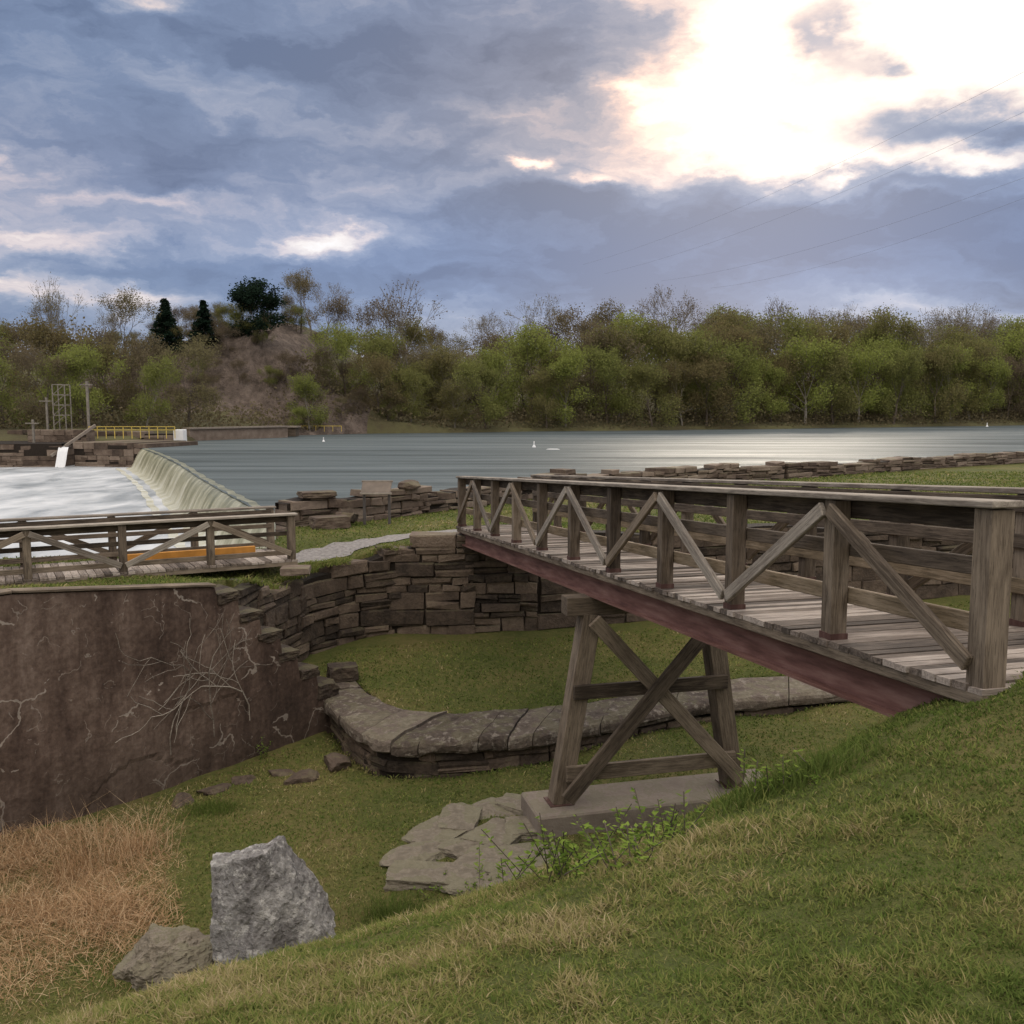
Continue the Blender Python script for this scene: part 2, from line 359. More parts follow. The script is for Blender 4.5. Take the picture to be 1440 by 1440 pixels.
for a, b in zip(sw, sw[1:]): ss.append(ss[-1]+math.dist(a, b))
o = stone_wall('stone_wall', [(x, y-.12) for x, y in sw], lambda s: -5.6, lerp_fn([(ss[0], -3.05), (ss[1], -3.60), (ss[3], -3.50), (ss[4], -3.2), (ss[5], -2.88), (ss[6], -2.86)]), M['stone'], seed=3, jit=.045, hr=(.13, .40), lr=(.30, .95), seg=2.6, tilt=.02, depth=.62)
tag(o, 'rough brown rubble retaining wall under the far end of the footbridge', 'stone wall')
o = stone_wall('stone_wall', [(E_[0]+.02, E_[1]-.1), (F_[0], F_[1]-.1), (G_[0], G_[1]-.1), (30, 30.5)], lambda s: -5.7, lambda s: -2.9+.08*math.sin(s*1.3), M['stone'], seed=5, hr=(.16, .42), lr=(.35, 1.1), jit=.045, tilt=.015, seg=3, depth=.62)
tag(o, 'dark block retaining wall seen through the footbridge railing on the right', 'stone wall')
o = stone_wall('river_wall', [(-5.9, 25.2), (-4.4, 26.6), (-1.7, 29.6), (3.6, 37.0), (12, 42.0)], lambda s: -4.4, lambda s: -2.42+.08*math.sin(s*2.1)+.07*math.sin(s*.7), M['stone_far'], seed=8, hr=(.10, .26), lr=(.3, .9), depth=.7, jit=.08, tilt=.03)
tag(o, 'low ruined stone wall along the river behind the information board', 'stone wall')
o = stone_wall('river_wall', [(12.1, 42.0), (29, 54), (50, 67)], lambda s: -4.4, lambda s: -2.44+.04*math.sin(s*.9), M['stone_far'], seed=9, hr=(.10, .2), lr=(.5, 1.4), depth=.8, jit=.06, tilt=.02)
tag(o, 'long low stone wall bordering the grass beside the river, far right', 'stone wall')

# big stained wall
W0 = Vector((-16, 3.31, 0)); W1 = Vector((-3.4, 17.85, 0)); WL = (W1-W0).length; wd = (W1-W0)/WL; wn = Vector((wd.y, -wd.x, 0))
sA = (Vector((A_[0], A_[1], 0))-W0).length
def wtop(s):
    if s < sA-.05: return -2.62+(-.36)*max(0, (s-(sA-3.3))/3.3)
    k = int((s-sA+.05)/.42); return max(-5.25, -3.25-.42*k)
V = []; Fc = []; ns = 320; nz_ = 56
for i in range(ns+1):
    s = WL*i/ns; zt_ = wtop(s)
    for j in range(nz_+1):
        z = -7.0+(zt_+7.0)*j/nz_; p = W0+wd*s
        q = Vector((s*1.1, z*1.1, 0)); d = .02*mn.fractal(q, .7, 2, 6)+.03*mn.noise(q*.4)
        sp_ = mn.noise(Vector((s*.8, z*.9, 5.5)))
        if sp_ > .33: d -= .02
        p = p+wn*(.1+d); V.append((p.x, p.y, z))
    p = W0+wd*s-wn*.55; V.append((p.x, p.y, zt_)); V.append((p.x, p.y, -7.0))
st_ = nz_+3
for i in range(ns):
    for j in range(st_-1): a = i*st_+j; Fc.append((a, a+st_, a+st_+1, a+1))
a = ns*st_; Fc.append(tuple(a+j for j in range(st_)))
wr = empty('concrete_wall', (W0+wd*sA*.6), 'tall rust-brown stained concrete wall with a stepped right end', 'wall')
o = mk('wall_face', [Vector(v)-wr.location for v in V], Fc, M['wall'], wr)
beam('timber_cap', W0+wd*1+Vector((0, 0, -2.58)), W0+wd*(sA-3.3)+Vector((0, 0, -2.58)), .28, .04, M['wood'], wr)
beam('timber_cap', W0+wd*(sA-3.29)+Vector((0, 0, -2.58)), W0+wd*(sA-.05)+Vector((0, 0, -2.94)), .28, .04, M['wood'], wr)
# dried vine stems on the wall near its right end
RVN = random.Random(5)
for (s0_, z0_) in ((sA-1.0, -5.6), (sA-.2, -5.5), (sA+.5, -5.4)):
    segv = []
    def vine(s, z, a, L, lv):
        for k in range(5):
            s2 = s+math.cos(a)*L; z2 = z+math.sin(a)*L
            if z2 > wtop(s2)-.1: break
            segv.append(((s, z), (s2, z2), .011/(1+.5*lv))); s, z = s2, z2; a += RVN.gauss(0, .25)
            if lv < 2 and RVN.random() < .55: vine(s, z, a+RVN.choice((-.6, .6)), L*.7, lv+1)
    vine(s0_, z0_, 1.6, .28, 0)
    Vv_ = []; Fv_ = []
    for (a_, b_, r_) in segv:
        p_ = W0+wd*a_[0]+wn*.16+Vector((0, 0, a_[1])); q_ = W0+wd*b_[0]+wn*.16+Vector((0, 0, b_[1])); tt_ = (q_-p_).normalized(); sd_ = tt_.cross(wn).normalized(); b0 = len(Vv_)
        for c_ in (p_, q_):
            Vv_ += [c_+sd_*r_, c_+wn*r_, c_-sd_*r_]
        for k in range(3): Fv_.append((b0+k, b0+(k+1) % 3, b0+3+(k+1) % 3, b0+3+k))
    tag(mk('vine', Vv_, Fv_, M['wood_cap']), 'pale dried vine climbing the right end of the stained wall', 'vine', 'dried vines on the stained wall')
def rock_mesh(name, seed, size, m, sub=4, cuts=9, disp=.06, parent=None, loc=(0, 0, 0), rot=(0, 0, 0), boxy=False, rough=.3, planes=None):
    R = random.Random(seed); bm = bmesh.new()
    bmesh.ops.create_icosphere(bm, subdivisions=sub, radius=1.25 if not boxy else 1.7)
    pl = []
    for i in range(cuts):
        n = Vector((R.gauss(0, 1), R.gauss(0, 1), R.gauss(0, 1))).normalized(); pl.append((n, R.uniform(.55, .95)))
    if boxy:
        pl = [(Vector(n).normalized(), .95) for n in ((1, 0, 0), (-1, 0, 0), (0, 1, 0), (0, -1, 0), (0, 0, 1), (0, 0, -1))]+[(p[0], 1.25) for p in pl]
    if planes: pl = [(Vector(n).normalized(), d) for n, d in planes]+[(p[0], p[1]+.25) for p in pl]
    for v in bm.verts:
        for n, d in pl:
            k = v.co.dot(n)-d
            if k > 0: v.co -= n*k
        q = v.co*1.6+Vector((seed*3.1, 0, 0)); f = mn.fractal(q, .8, 2.1, 6)+rough*abs(mn.noise(q*3.3))-rough*.6*abs(mn.noise(q*7.1))
        v.co += v.co.normalized()*disp*f
        v.co = Vector((v.co.x*size[0], v.co.y*size[1], v.co.z*size[2]))
    me = bpy.data.meshes.new(name); bm.to_mesh(me); bm.free(); me.materials.append(m)
    o = bpy.data.objects.new(name, me); COL.objects.link(o); o.location = loc; o.rotation_euler = rot
    if parent: o.parent = parent; o.location = Vector(loc)-parent.location
    return o
RS = random.Random(77)
for k in range(6):
    p = W0+wd*(sA+.18+.42*k+RS.uniform(-.04, .04))-wn*.22; z = -3.22-.42*k
    rock_mesh('step_stone', 40+k, (.25*RS.uniform(.8, 1.1), .36, .10*RS.uniform(.8, 1.4)), M['stone'], 4, 6, .09, wr, (p.x, p.y, z+.05), (RS.uniform(-.05, .05), RS.uniform(-.06, .06), math.atan2(wd.y, wd.x)+RS.uniform(-.12, .12)), True)

# pier
pr = empty('lock_pier', pf[12], 'low curved stone lock wall with broad rounded coping slabs', 'lock wall')
V = []; Fc = []; n_ = len(pf)-1; RP = random.Random(6); i = 0
while i < n_:
    j = min(n_, i+RP.choice((3, 4, 5, 6))); rows = []; ids = list(range(i, j+1)); jz = RP.uniform(-.03, .03); jf = RP.uniform(-.03, .03)
    for q, k in enumerate(ids):
        f = pf[k]; b = pb[k]; d = (b-f); dn = d.normalized(); tg = (pf[min(k+1, n_)]-pf[max(k-1, 0)]).normalized()
        g = tg*(.011 if q == 0 else -.011 if q == len(ids)-1 else 0)
        prof = [(.0, -.25), (-.07, -.24), (-.10, -.2), (-.11, -.12), (-.09, -.06), (-.04, -.02), (.06, .0), (.16, .01), (.3, .015), (.5, .02), (.8, .015), (1.1, .02), (9, .0)]
        row = []
        for (u, z) in prof:
            w_ = .05*mn.noise(Vector((k*.45, u*2.2, z*7)))+.035*mn.noise(Vector((k*1.9, u*7, z*15))); row.append(len(V)); V.append(f+dn*min(u+jf+w_*.6, d.length)+g+Vector((0, 0, z+jz+w_*.8))-pr.location)
        row.append(len(V)); V.append(b+g+Vector((0, 0, -.36))-pr.location); rows.append(row)
    for r1, r2 in zip(rows, rows[1:]):
        for a in range(len(r1)-1): Fc.append((r1[a], r2[a], r2[a+1], r1[a+1]))
    Fc.append(tuple(rows[0])); Fc.append(tuple(rows[-1][::-1])); i = j
o = mk('coping', V, Fc, M['coping'], pr)
o = stone_wall('block_face', [(p.x, p.y+.02) for p in pf], lambda s: -6.6, lambda s: -5.60, M['stone'], pr, hr=(.18, .3), lr=(.5, 1.2), depth=.3, seed=11, jit=.025, origin=pr.location)

# ------------------------------------------------------------------ timber truss footbridges
def truss_bridge(root, O, d, Lp, n, width, H, slope, girder=True, endpost=.19):
    O = Vector(O); d = Vector((d[0], d[1], 0)).normalized(); w_ = Vector((d.y, -d.x, 0))
    def b(s, w, h): return O+d*s+w_*w+Vector((0, 0, h-slope*s))
    L = Lp*n
    for side, w0, sg in ((0, 0, 1), (1, width, -1)):
        for i in range(n+1):
            ps = endpost if i in (0, n) else .145; s = i*Lp
            po = beam('post', b(s, w0+sg*.075, -.02 if i else -.12), b(s, w0+sg*.075, H-.06), ps, ps, M['wood'] if i % 2 or i == 0 else M['wood_dark'], root, up=d)
            if girder:
                sh = mk('steel_shoe', [], [], M['rust_dark'], po)
                bm = bmesh.new(); bmesh.ops.create_cube(bm, size=1)
                for v in bm.verts: v.co = Vector((v.co.x*.06, v.co.y*(ps+.012), v.co.z*(ps+.012)))
                bm.to_mesh(sh.data); bm.free(); hl = (H-.04+(.10 if i == 0 else 0))/2
                sh.location = (-hl+.045, 0, 0)
        for i in range(n):
            up_first = (i % 2 == 0)
            s0, s1 = i*Lp, (i+1)*Lp; z0, z1 = (.13, H-.13) if up_first else (H-.13, .13)
            e = .04
            beam('brace', b(s0+e, w0-sg*.028, z0), b(s1-e, w0-sg*.028, z1), .05, .115, M['wood_cap'] if side == 0 and i % 3 else M['wood'], root)
        beam('cap_rail', b(-.12, w0+sg*.07, H-.03), b(L+.12, w0+sg*.07, H-.03), .23, .045, M['wood_cap'], root)
        boards = ((H-.135, .14, 'wood_dark'), (H*.62, .12, 'wood_dark'), (H*.30, .13, 'wood_light')) if girder else ((H-.135, .12, 'wood_dark'), (H*.55, .09, 'wood_dark'), (.13, .1, 'wood'))
        for hh, hw, mt in boards:
            beam('rail_board', b(0, w0+sg*.172, hh), b(L, w0+sg*.172, hh), .04, hw, M[mt], root)
        beam('kerb_beam', b(-.1, w0+sg*.02, -.075-.01), b(L+.1, w0+sg*.02, -.085), .1, .09, M['wood'], root)
        if girder:
            bm = bmesh.new(); gd = .30; t0 = -.135
            mid = b(L/2, w0+sg*.12, 0); X_ = (b(L+.3, 0, 0)-b(-.3, 0, 0)); LL = X_.length; X_.normalize(); Yv = w_; Zv = X_.cross(Yv).normalized()
            if Zv.z < 0: Zv = -Zv; Yv = Zv.cross(X_)
            for (cy, cz, sy, sz) in ((0, t0-.012, .17, .024), (0, t0-gd/2, .016, gd-.05), (0, t0-gd+.012, .17, .024)):
                r = bmesh.ops.create_cube(bm, size=1)
                for v in r['verts']: v.co = Vector((v.co.x*LL, cy+v.co.y*sy, cz+v.co.z*sz))
            me = bpy.data.meshes.new('girder'); bm.to_mesh(me); bm.free(); me.materials.append(M['rust'])
            go = bpy.data.objects.new('girder', me); COL.objects.link(go); go.parent = root; go.location = mid-root.location
            go.rotation_euler = Matrix((X_, Yv, Zv)).transposed().to_euler()
    R = random.Random(2); V = []; Fc = []; s = -.1; pw = .14
    while s < L+.1:
        a, e = -.04+R.uniform(-.015, .01), width+.04+R.uniform(-.01, .015); zt_ = R.uniform(-.006, .008); tw = R.uniform(-.006, .006)
        b0 = len(V)
        for (xx, yy, zz) in ((a, s, -.045), (e, s, -.045), (e, s+pw-.012, -.045), (a, s+pw-.012, -.045), (a, s, zt_), (e, s, zt_+tw), (e, s+pw-.012, zt_), (a, s+pw-.012, zt_+tw)):
            V.append((xx, yy, zz-slope*yy))
        for f in ((0, 3, 2, 1), (4, 5, 6, 7), (0, 1, 5, 4), (1, 2, 6, 5), (2, 3, 7, 6), (3, 0, 4, 7)): Fc.append(tuple(b0+k for k in f))
        s += pw
    dk = mk('deck', V, Fc, M['wood_deck'], root); dk.location = O-root.location
    dk.rotation_euler = Matrix((w_, d, Vector((0, 0, 1)))).transposed().to_euler()
    return b
O1 = Vector((2.90, 5.86, -1.72)); d1 = Vector((-4.13, 16.2, 0)).normalized()
rb = empty('footbridge', O1, 'long weathered timber footbridge on red steel girders with zigzag braced railings', 'footbridge')
br = truss_bridge(rb, O1, d1, 1.672, 10, 1.95, 1.17, .98/16.72, endpost=.165)
O2 = Vector((-4.62, 20.0, -3.15)); d2 = Vector((-.875, -.485, 0)).normalized()
lb = empty('footbridge', O2, 'smaller timber footbridge with zigzag railings at the left edge, above the brown wall', 'footbridge')
bl = truss_bridge(lb, O2, d2, 1.66, 6, 1.8, .98, 0, girder=False, endpost=.15)
ob = beam('orange_plank', bl(.45, 1.35, .08), bl(3.1, 1.35, .08), .10, .14, M['orange']); tag(ob, 'orange boom beam lying along the deck of the left footbridge', 'plank')  # orange plank resting on the deck

# trestle
sB = 7.62
tr = empty('trestle', br(sB, 1, 0)+Vector((0, 0, -3.2)), 'crossed timber trestle holding up the middle of the footbridge', 'trestle')
zt_ = -.98/16.72*sB-1.72-.44; zf = -5.56
def bt(w, z, off=0):
    p = br(sB+off, w, 0); return Vector((p.x, p.y, z))
beam('cap_beam', bt(-.3, zt_-.12), bt(2.3, zt_-.12), .28, .26, M['wood_dark'], tr)
ctop = zt_-.24
beam('leg', bt(-.36, zf), bt(.08, ctop), .26, .29, M['wood'], tr, up=d1); beam('leg', bt(2.33, zf), bt(1.9, ctop), .26, .29, M['wood'], tr, up=d1)
hx = (ctop-zf)
def lw(t, left): return (-.36+.44*t) if left else (2.33-.43*t)
beam('horizontal_beam', bt(lw(.58, 1)-.1, zf+hx*.60, -.175), bt(lw(.58, 0)+.05, zf+hx*.60, -.175), .07, .2, M['wood_dark'], tr)
beam('horizontal_beam', bt(lw(.16, 1)-.02, zf+hx*.17, -.175), bt(lw(.16, 0)+.02, zf+hx*.17, -.175), .07, .22, M['wood'], tr)
beam('cross_brace', bt(lw(.95, 1)+.0, ctop-.06, -.25), bt(lw(.05, 0)+.05, zf+.15, -.25), .07, .21, M['wood'], tr)
beam('cross_brace', bt(lw(.95, 0), ctop-.06, -.325), bt(lw(.05, 1), zf+.15, -.325), .07, .21, M['wood_dark'], tr)
fo = beam('concrete_footing', bt(-.8, -5.86), bt(3.0, -5.86), .95, .6, M['cement'], None, bev=.025); tag(fo, 'weathered brownish concrete footing slab under the timber trestle', 'footing')
for w in (-.36, 2.33): beam('foot_plate', bt(w-.18, zf+.008), bt(w+.18, zf+.008), .36, .02, M['rust_dark'], tr)

# ------------------------------------------------------------------ boulders and stones
def grd(px, py, z0=None):
    r = ray(px, py); d = np.arange(2, 40, .05); x = r.x/r.y*d; z = r.z/r.y*d; k = np.argmax(z < tz(x, d)); return Vector((x[k], d[k], float(tz(x[k], d[k]))))
bp = P(374, 1272, 8.9)
o = rock_mesh('boulder', 23, (.60, .48, .66), M['rock'], 6, 5, .10, None, (bp.x, bp.y, bp.z), (0, 0, 0), rough=.45,
              planes=[((-1, -.1, -.12), .78), ((.78, -.1, .52), .60), ((-.22, .1, 1), .84), ((-.35, -1, .3), .72), ((.5, -.85, .35), .60), ((0, 1, .3), .7)]); tag(o, 'large upright grey boulder at the foot of the grass bank', 'boulder')
bp = P(236, 1352, 8.9); o = rock_mesh('boulder', 14, (.42, .36, .30), M['slab'], 6, 9, .18, None, bp, (.1, -.15, .2), rough=.5); tag(o, 'low mossy boulder left of the upright grey one', 'boulder')
for i, (px, py, sx, sy) in enumerate([(588, 1200, .42, .34), (612, 1172, .40, .34), (645, 1152, .42, .30), (688, 1138, .42, .30), (730, 1132, .34, .28), (600, 1230, .5, .3), (655, 1190, .42, .36), (700, 1172, .45, .36), (745, 1165, .3, .36), (640, 1228, .45, .3), (695, 1212, .48, .34), (745, 1205, .42, .34), (775, 1232, .4, .3), (715, 1244, .42, .28)]):
    p = G(px, py, -5.85); o = rock_mesh('rock_slab', 60+i, (sx, sy, .09), M['slab'], 5, 6, .09, None, (p.x, p.y, float(tz(p.x, p.y))+.008), (.03, -.03, .35+i*.55), i % 3 != 0, .2)
    tag(o, 'flat worn pale slab sunk in the grass left of the trestle footing', 'rock', 'flat slabs beside the trestle footing')
for i, (px, py, s) in enumerate([(395, 1082, .16), (425, 1090, .2), (472, 1074, .22), (345, 1092, .15), (300, 1100, .18), (255, 1118, .16)]):
    p = G(px, py, -6.0); p.z = float(tz(p.x, p.y)); o = rock_mesh('rubble_stone', 80+i, (s*1.4, s, s*.7), M['stone'], 3, 8, .1, None, p, (0, 0, i)); tag(o, 'small brown stone fallen at the foot of the stained wall', 'stone', 'rubble at the wall foot')
p = G(482, 950, -5.3); o = rock_mesh('stone_block', 90, (.30, .26, .14), M['stone'], 4, 5, .08, None, (p.x, p.y, -5.22), (0, 0, .3), True); tag(o, 'squared stone block lying on the left end of the lock coping', 'stone')
p = P(416, 802, 19.4); o = rock_mesh('stone_block', 91, (.30, .26, .08), M['stone_far'], 3, 5, .05, None, p, (0, 0, .1), True); tag(o, 'flat stone at the foot of the left footbridge end post', 'stone')
for i, (px, d, z, sx, sz, lab) in enumerate([(445, 26.0, -2.30, .5, .08, 'long flat slab on top of the ruined wall near the dam'), (462, 25.0, -2.95, .5, .16, 'rough block at the foot of the ruined wall near the dam'), (488, 25.8, -2.92, .3, .2, 'rounded stone just left of the information board'), (575, 28.3, -2.25, .3, .16, 'jagged stone on the ruined wall right of the information board')]):
    o = rock_mesh('ruin_stone', 95+i, (sx, .3, sz), M['stone_far'], 4, 6, .1, None, ((px-720)/F*d, d, z), (0, 0, .5), i < 2); tag(o, lab, 'stone')

# information board
p0 = P(530, 722, 26.0); sg = empty('information_sign', p0, 'small slanted information board on posts beside the gravel path', 'sign')
z0 = float(tz(p0.x, p0.y))
beam('leg', (p0.x-.34, p0.y, z0-.1), (p0.x-.34, p0.y, -2.25), .07, .07, M['metal'], sg); beam('leg', (p0.x+.34, p0.y, z0-.1), (p0.x+.34, p0.y, -2.25), .07, .07, M['metal'], sg)
beam('panel', (p0.x-.40, p0.y, -2.12), (p0.x+.40, p0.y, -2.12), .44, .04, M['panel'], sg, up=Vector((0, -.6, .8)))
beam('panel_frame', (p0.x-.43, p0.y-.19, -2.27), (p0.x+.43, p0.y-.19, -2.27), .05, .05, M['wood_cap'], sg)
beam('panel_frame', (p0.x-.43, p0.y+.18, -1.97), (p0.x+.43, p0.y+.18, -1.97), .05, .05, M['wood_cap'], sg)

# ------------------------------------------------------------------ water
crest = [(-5.3, 27.2), (-11.1, 40), (-14.3, 47), (-18.2, 55.7), (-24.4, 70), (-30.4, 83), (-37.7, 98)]
SH = [(-300, 100), (-60, 107), (-44, 109), (-40, 122), (-33, 146), (-25, 154), (0, 169), (39, 186), (125, 235), (300, 330), (700, 480)]
shx = [a for a, b in SH]; shy = [b for a, b in SH]
def ysh(x): return np.interp(x, shx, shy)+1.5*np.sin(np.asarray(x)*.21)
wp = crest+[(-40, 112)]+[(a, b+6) for a, b in SH[3:]]+[(700, 200), (90, 84), (29, 51.5), (12, 40), (5, 36), (-.8, 27.5), (-3.5, 25)]
o = mk('water', [(a, b, -4) for a, b in wp], [tuple(range(len(wp)))], M['water']); tag(o, 'calm river pool above the dam', 'water', kind='structure')
lp = [(a, b) for a, b in crest[::-1]]+[(-4.9, 25), (-5.1, 21.4), (-8, 18), (-16, 14), (-60, 5), (-300, 5), (-300, 112), (-41, 112)]
o = mk('water', [(a, b, -6) for a, b in lp], [tuple(range(len(lp)))], M['foam']); tag(o, 'white churning river below the dam', 'water', kind='structure')
cv = cr([Vector((a, b, -4)) for a, b in crest], 8); V = []; Fc = []; prof = [(-.5, .004), (-.15, .0), (.1, -.08), (.35, -.35), (.6, -.8), (.85, -1.35), (1.1, -1.85), (1.7, -2.02), (2.6, -1.98)]
for i, p in enumerate(cv):
    d = (cv[min(i+1, len(cv)-1)]-cv[max(0, i-1)]).normalized(); n = Vector((d.y, -d.x, 0))
    if n.x > 0: n = -n
    for u, z in prof: V.append(p+n*(u+.08*math.sin(i*1.9))+Vector((0, 0, z)))
k = len(prof)
for i in range(len(cv)-1):
    for j in range(k-1): a = i*k+j; Fc.append((a, a+k, a+k+1, a+1))
o = mk('dam_spillway', V, Fc, M['fall'], smooth=True); uv = o.data.uv_layers.new(name='UVMap')
for pl in o.data.polygons:
    for li in pl.loop_indices:
        vi = o.data.loops[li].vertex_index; uv.data[li].uv = ((vi//k)/len(cv), (vi % k)/(k-1))
tag(o, 'curtain of water spilling over the long curved dam', 'waterfall')

# ------------------------------------------------------------------ far works
def fwall(name, px0, px1, ytop, d0, d1_, zb, lab, cat='stone wall', mt='stone_far', hr=(.4, .7), lr=(.8, 2), depth=3):
    a = P(px0, ytop, d0); b = P(px1, ytop, d1_); zt0 = (a.z+b.z)/2
    o = stone_wall(name, [(a.x, a.y), (b.x, b.y)], lambda s: zb, lambda s: zt0, M[mt], hr=hr, lr=lr, depth=depth, seg=6, seed=int(px0)+2, jit=.12); tag(o, lab, cat); return o
fwall('dam_abutment', -60, 86, 623, 99, 100, -6.3, 'brown masonry abutment left of the little sluice, far left', 'dam abutment', depth=10)
fwall('dam_abutment', 103, 205, 625, 101, 98.5, -6.3, 'masonry pier between the little sluice and the dam', 'dam abutment', depth=9)
fwall('retaining_wall', 10, 245, 609, 112, 112, -4.3, 'long low masonry wall behind the yellow railing', 'stone wall')
o = fwall('masonry_ledge', 38, 122, 606, 105, 105, -4.0, 'raised masonry ledge above the little sluice', 'stone wall', hr=(.3, .6), lr=(.6, 1.6), depth=2)
rw = empty('retaining_wall', P(330, 610, 128), 'long brown retaining wall on the far bank right of the dam', 'wall')
a = P(262, 602, 121); b = P(400, 602, 136); zz_ = (a.z+b.z)/2
beam('wall_body', (a.x, a.y, (zz_-4.6)/2), (b.x, b.y, (zz_-4.6)/2), 1.2, zz_+4.6, M['stone_far'], rw, bev=0); beam('wall_cap', (a.x, a.y-.1, zz_+.1), (b.x, b.y-.1, zz_+.1), 1.6, .2, M['cement'], rw, bev=0)
p = P(95, 625, 101); V = []; Fc = []
for i in range(5):
    for j, (yy, zz) in enumerate([(.6, -3.95), (0, -4.0), (-.3, -4.5), (-.6, -5.2), (-1.0, -6.0)]): V.append((p.x-.5+.25*i, p.y-1+yy+.1*math.sin(i*2), zz+.05*math.sin(i*2)))
for i in range(4):
    for j in range(4): a = i*5+j; Fc.append((a, a+5, a+6, a+1))
o = mk('sluice_water', V, Fc, M['white'], smooth=True); tag(o, 'thin white stream gushing through the sluice gap', 'water stream')
wb = P(253, 604, 108); o = beam('concrete_pier', (wb.x, wb.y, -6), (wb.x, wb.y, wb.z), 1.1, 1.3, M['white'], bev=.05); tag(o, 'white concrete pier at the end of the yellow railing', 'pier')
gh = P(406, 600, 138); g = empty('gate_hut', (gh.x, gh.y, -3.5), 'small dark gate hut at the end of the far retaining wall', 'hut')
beam('hut_wall', (gh.x-1.2, gh.y, -3.2), (gh.x+1.2, gh.y, -3.2), 2, 1.4, M['wood_dark'], g, bev=0); beam('roof', (gh.x-1.5, gh.y, gh.z), (gh.x+1.5, gh.y, gh.z), 2.6, .2, M['cement'], g, bev=0)
yr = empty('safety_railing', P(188, 612, 107), 'yellow safety railing along the top of the far dam wall', 'railing')
a = P(125, 609, 107); b = P(246, 609, 107); zt0 = P(188, 600, 107).z; zb0 = a.z-.2
for i in range(11):
    x = a.x+(b.x-a.x)*i/10; beam('post', (x, 107, zb0-.4), (x, 107, zt0), .07, .07, M['yellow'], yr, bev=0)
for zz in (zt0, (zt0+zb0)/2+.1): beam('rail', (a.x, 107, zz), (b.x, 107, zz), .07, .07, M['yellow'], yr, bev=0)
yr2 = empty('safety_railing', P(450, 598, 150), 'faint yellow railing on the far bank right of the gate hut', 'railing')
a = P(420, 599, 150); b = P(480, 599, 150)
for i in range(6): x = a.x+(b.x-a.x)*i/5; beam('post', (x, 150, -3.5), (x, 150, a.z), .07, .07, M['yellow'], yr2, bev=0)
beam('rail', (a.x, 150, a.z), (b.x, 150, a.z), .08, .08, M['yellow'], yr2, bev=0)
o = beam('inclined_beam', P(72, 641, 99.5), P(134, 598, 104), .22, .28, M['cement'], bev=0); tag(o, 'pale beam slanting up across the sluice', 'beam')
def lattice(px0, px1, yt, yb, d, lab):
    a = P(px0, yb, d); b = P(px1, yb, d); zt_ = P(px0, yt, d).z; r = empty('substation_tower', ((a.x+b.x)/2, d, a.z), lab, 'tower')
    w = b.x-a.x
    for xx in (a.x, b.x):
        for yy in (d-w/2, d+w/2): beam('leg', (xx, yy, a.z-1.5), (xx, yy, zt_), .1, .1, M['bark_pale'], r, bev=0)
    n = 4
    for i in range(n):
        z0 = a.z+(zt_-a.z)*i/n; z1 = a.z+(zt_-a.z)*(i+1)/n
        beam('lattice_bar', (a.x, d-w/2, z1), (b.x, d-w/2, z1), .1, .1, M['bark_pale'], r, bev=0); beam('lattice_bar', (a.x, d-w/2, z0), (b.x, d-w/2, z1), .07, .07, M['bark_pale'], r, bev=0)
        beam('lattice_bar', (a.x, d+w/2, z1), (b.x, d+w/2, z1), .1, .1, M['bark_pale'], r, bev=0)
lattice(80, 97, 541, 598, 108, 'squat steel lattice tower on the far left bank')
def pole(px, yt, d, lab, th=.24):
    t_ = P(px, yt, d); r = empty('utility_pole', (t_.x, d, -3.6), lab, 'pole'); beam('shaft', (t_.x, d, -3.8), (t_.x, d, t_.z), th, th, M['bark_pale'], r, bev=0)
    beam('crossarm', (t_.x-.7, d-.2, t_.z-.4), (t_.x+.7, d-.2, t_.z-.4), .12, .12, M['bark_pale'], r, bev=0)
pole(122, 536, 108, 'tall wooden pole right of the lattice tower'); pole(65, 559, 108, 'short wooden pole left of the lattice tower', .2); pole(46, 590, 103, 'stubby post on the masonry abutment, far left', .2)
for px, py, sc, lab in ((455, 621, .3, 'white buoy near the far retaining wall'), (751, 629, .36, 'white upright buoy in the middle of the river'), (1388, 600, .5, 'white buoy far right near the opposite bank')):
    p = G(px, py, -4); bu = empty('buoy', p, lab, 'buoy')
    bm = bmesh.new(); prof = [(0, -.3), (.5, -.25), (.6, 0), (.45, .35), (.2, .7), (.17, 1.6), (.08, 1.8), (0, 1.8)]; rings = []
    for r_, z in prof: rings.append([bm.verts.new((sc*r_*math.cos(t*math.pi/5), sc*r_*math.sin(t*math.pi/5), z*sc)) for t in range(10)])
    for r1, r2 in zip(rings, rings[1:]):
        for t in range(10): bm.faces.new((r1[t], r1[(t+1) % 10], r2[(t+1) % 10], r2[t]))
    me = bpy.data.meshes.new('float'); bm.to_mesh(me); bm.free(); me.materials.append(M['white']); q = bpy.data.objects.new('float', me); COL.objects.link(q); q.parent = bu
p = G(777, 632, -4); p.z = -4.02; o = rock_mesh('driftwood', 33, (.6, .12, .08), M['white'], 3, 6, .1, None, p); tag(o, 'small pale drifting log right of the middle buoy', 'log')

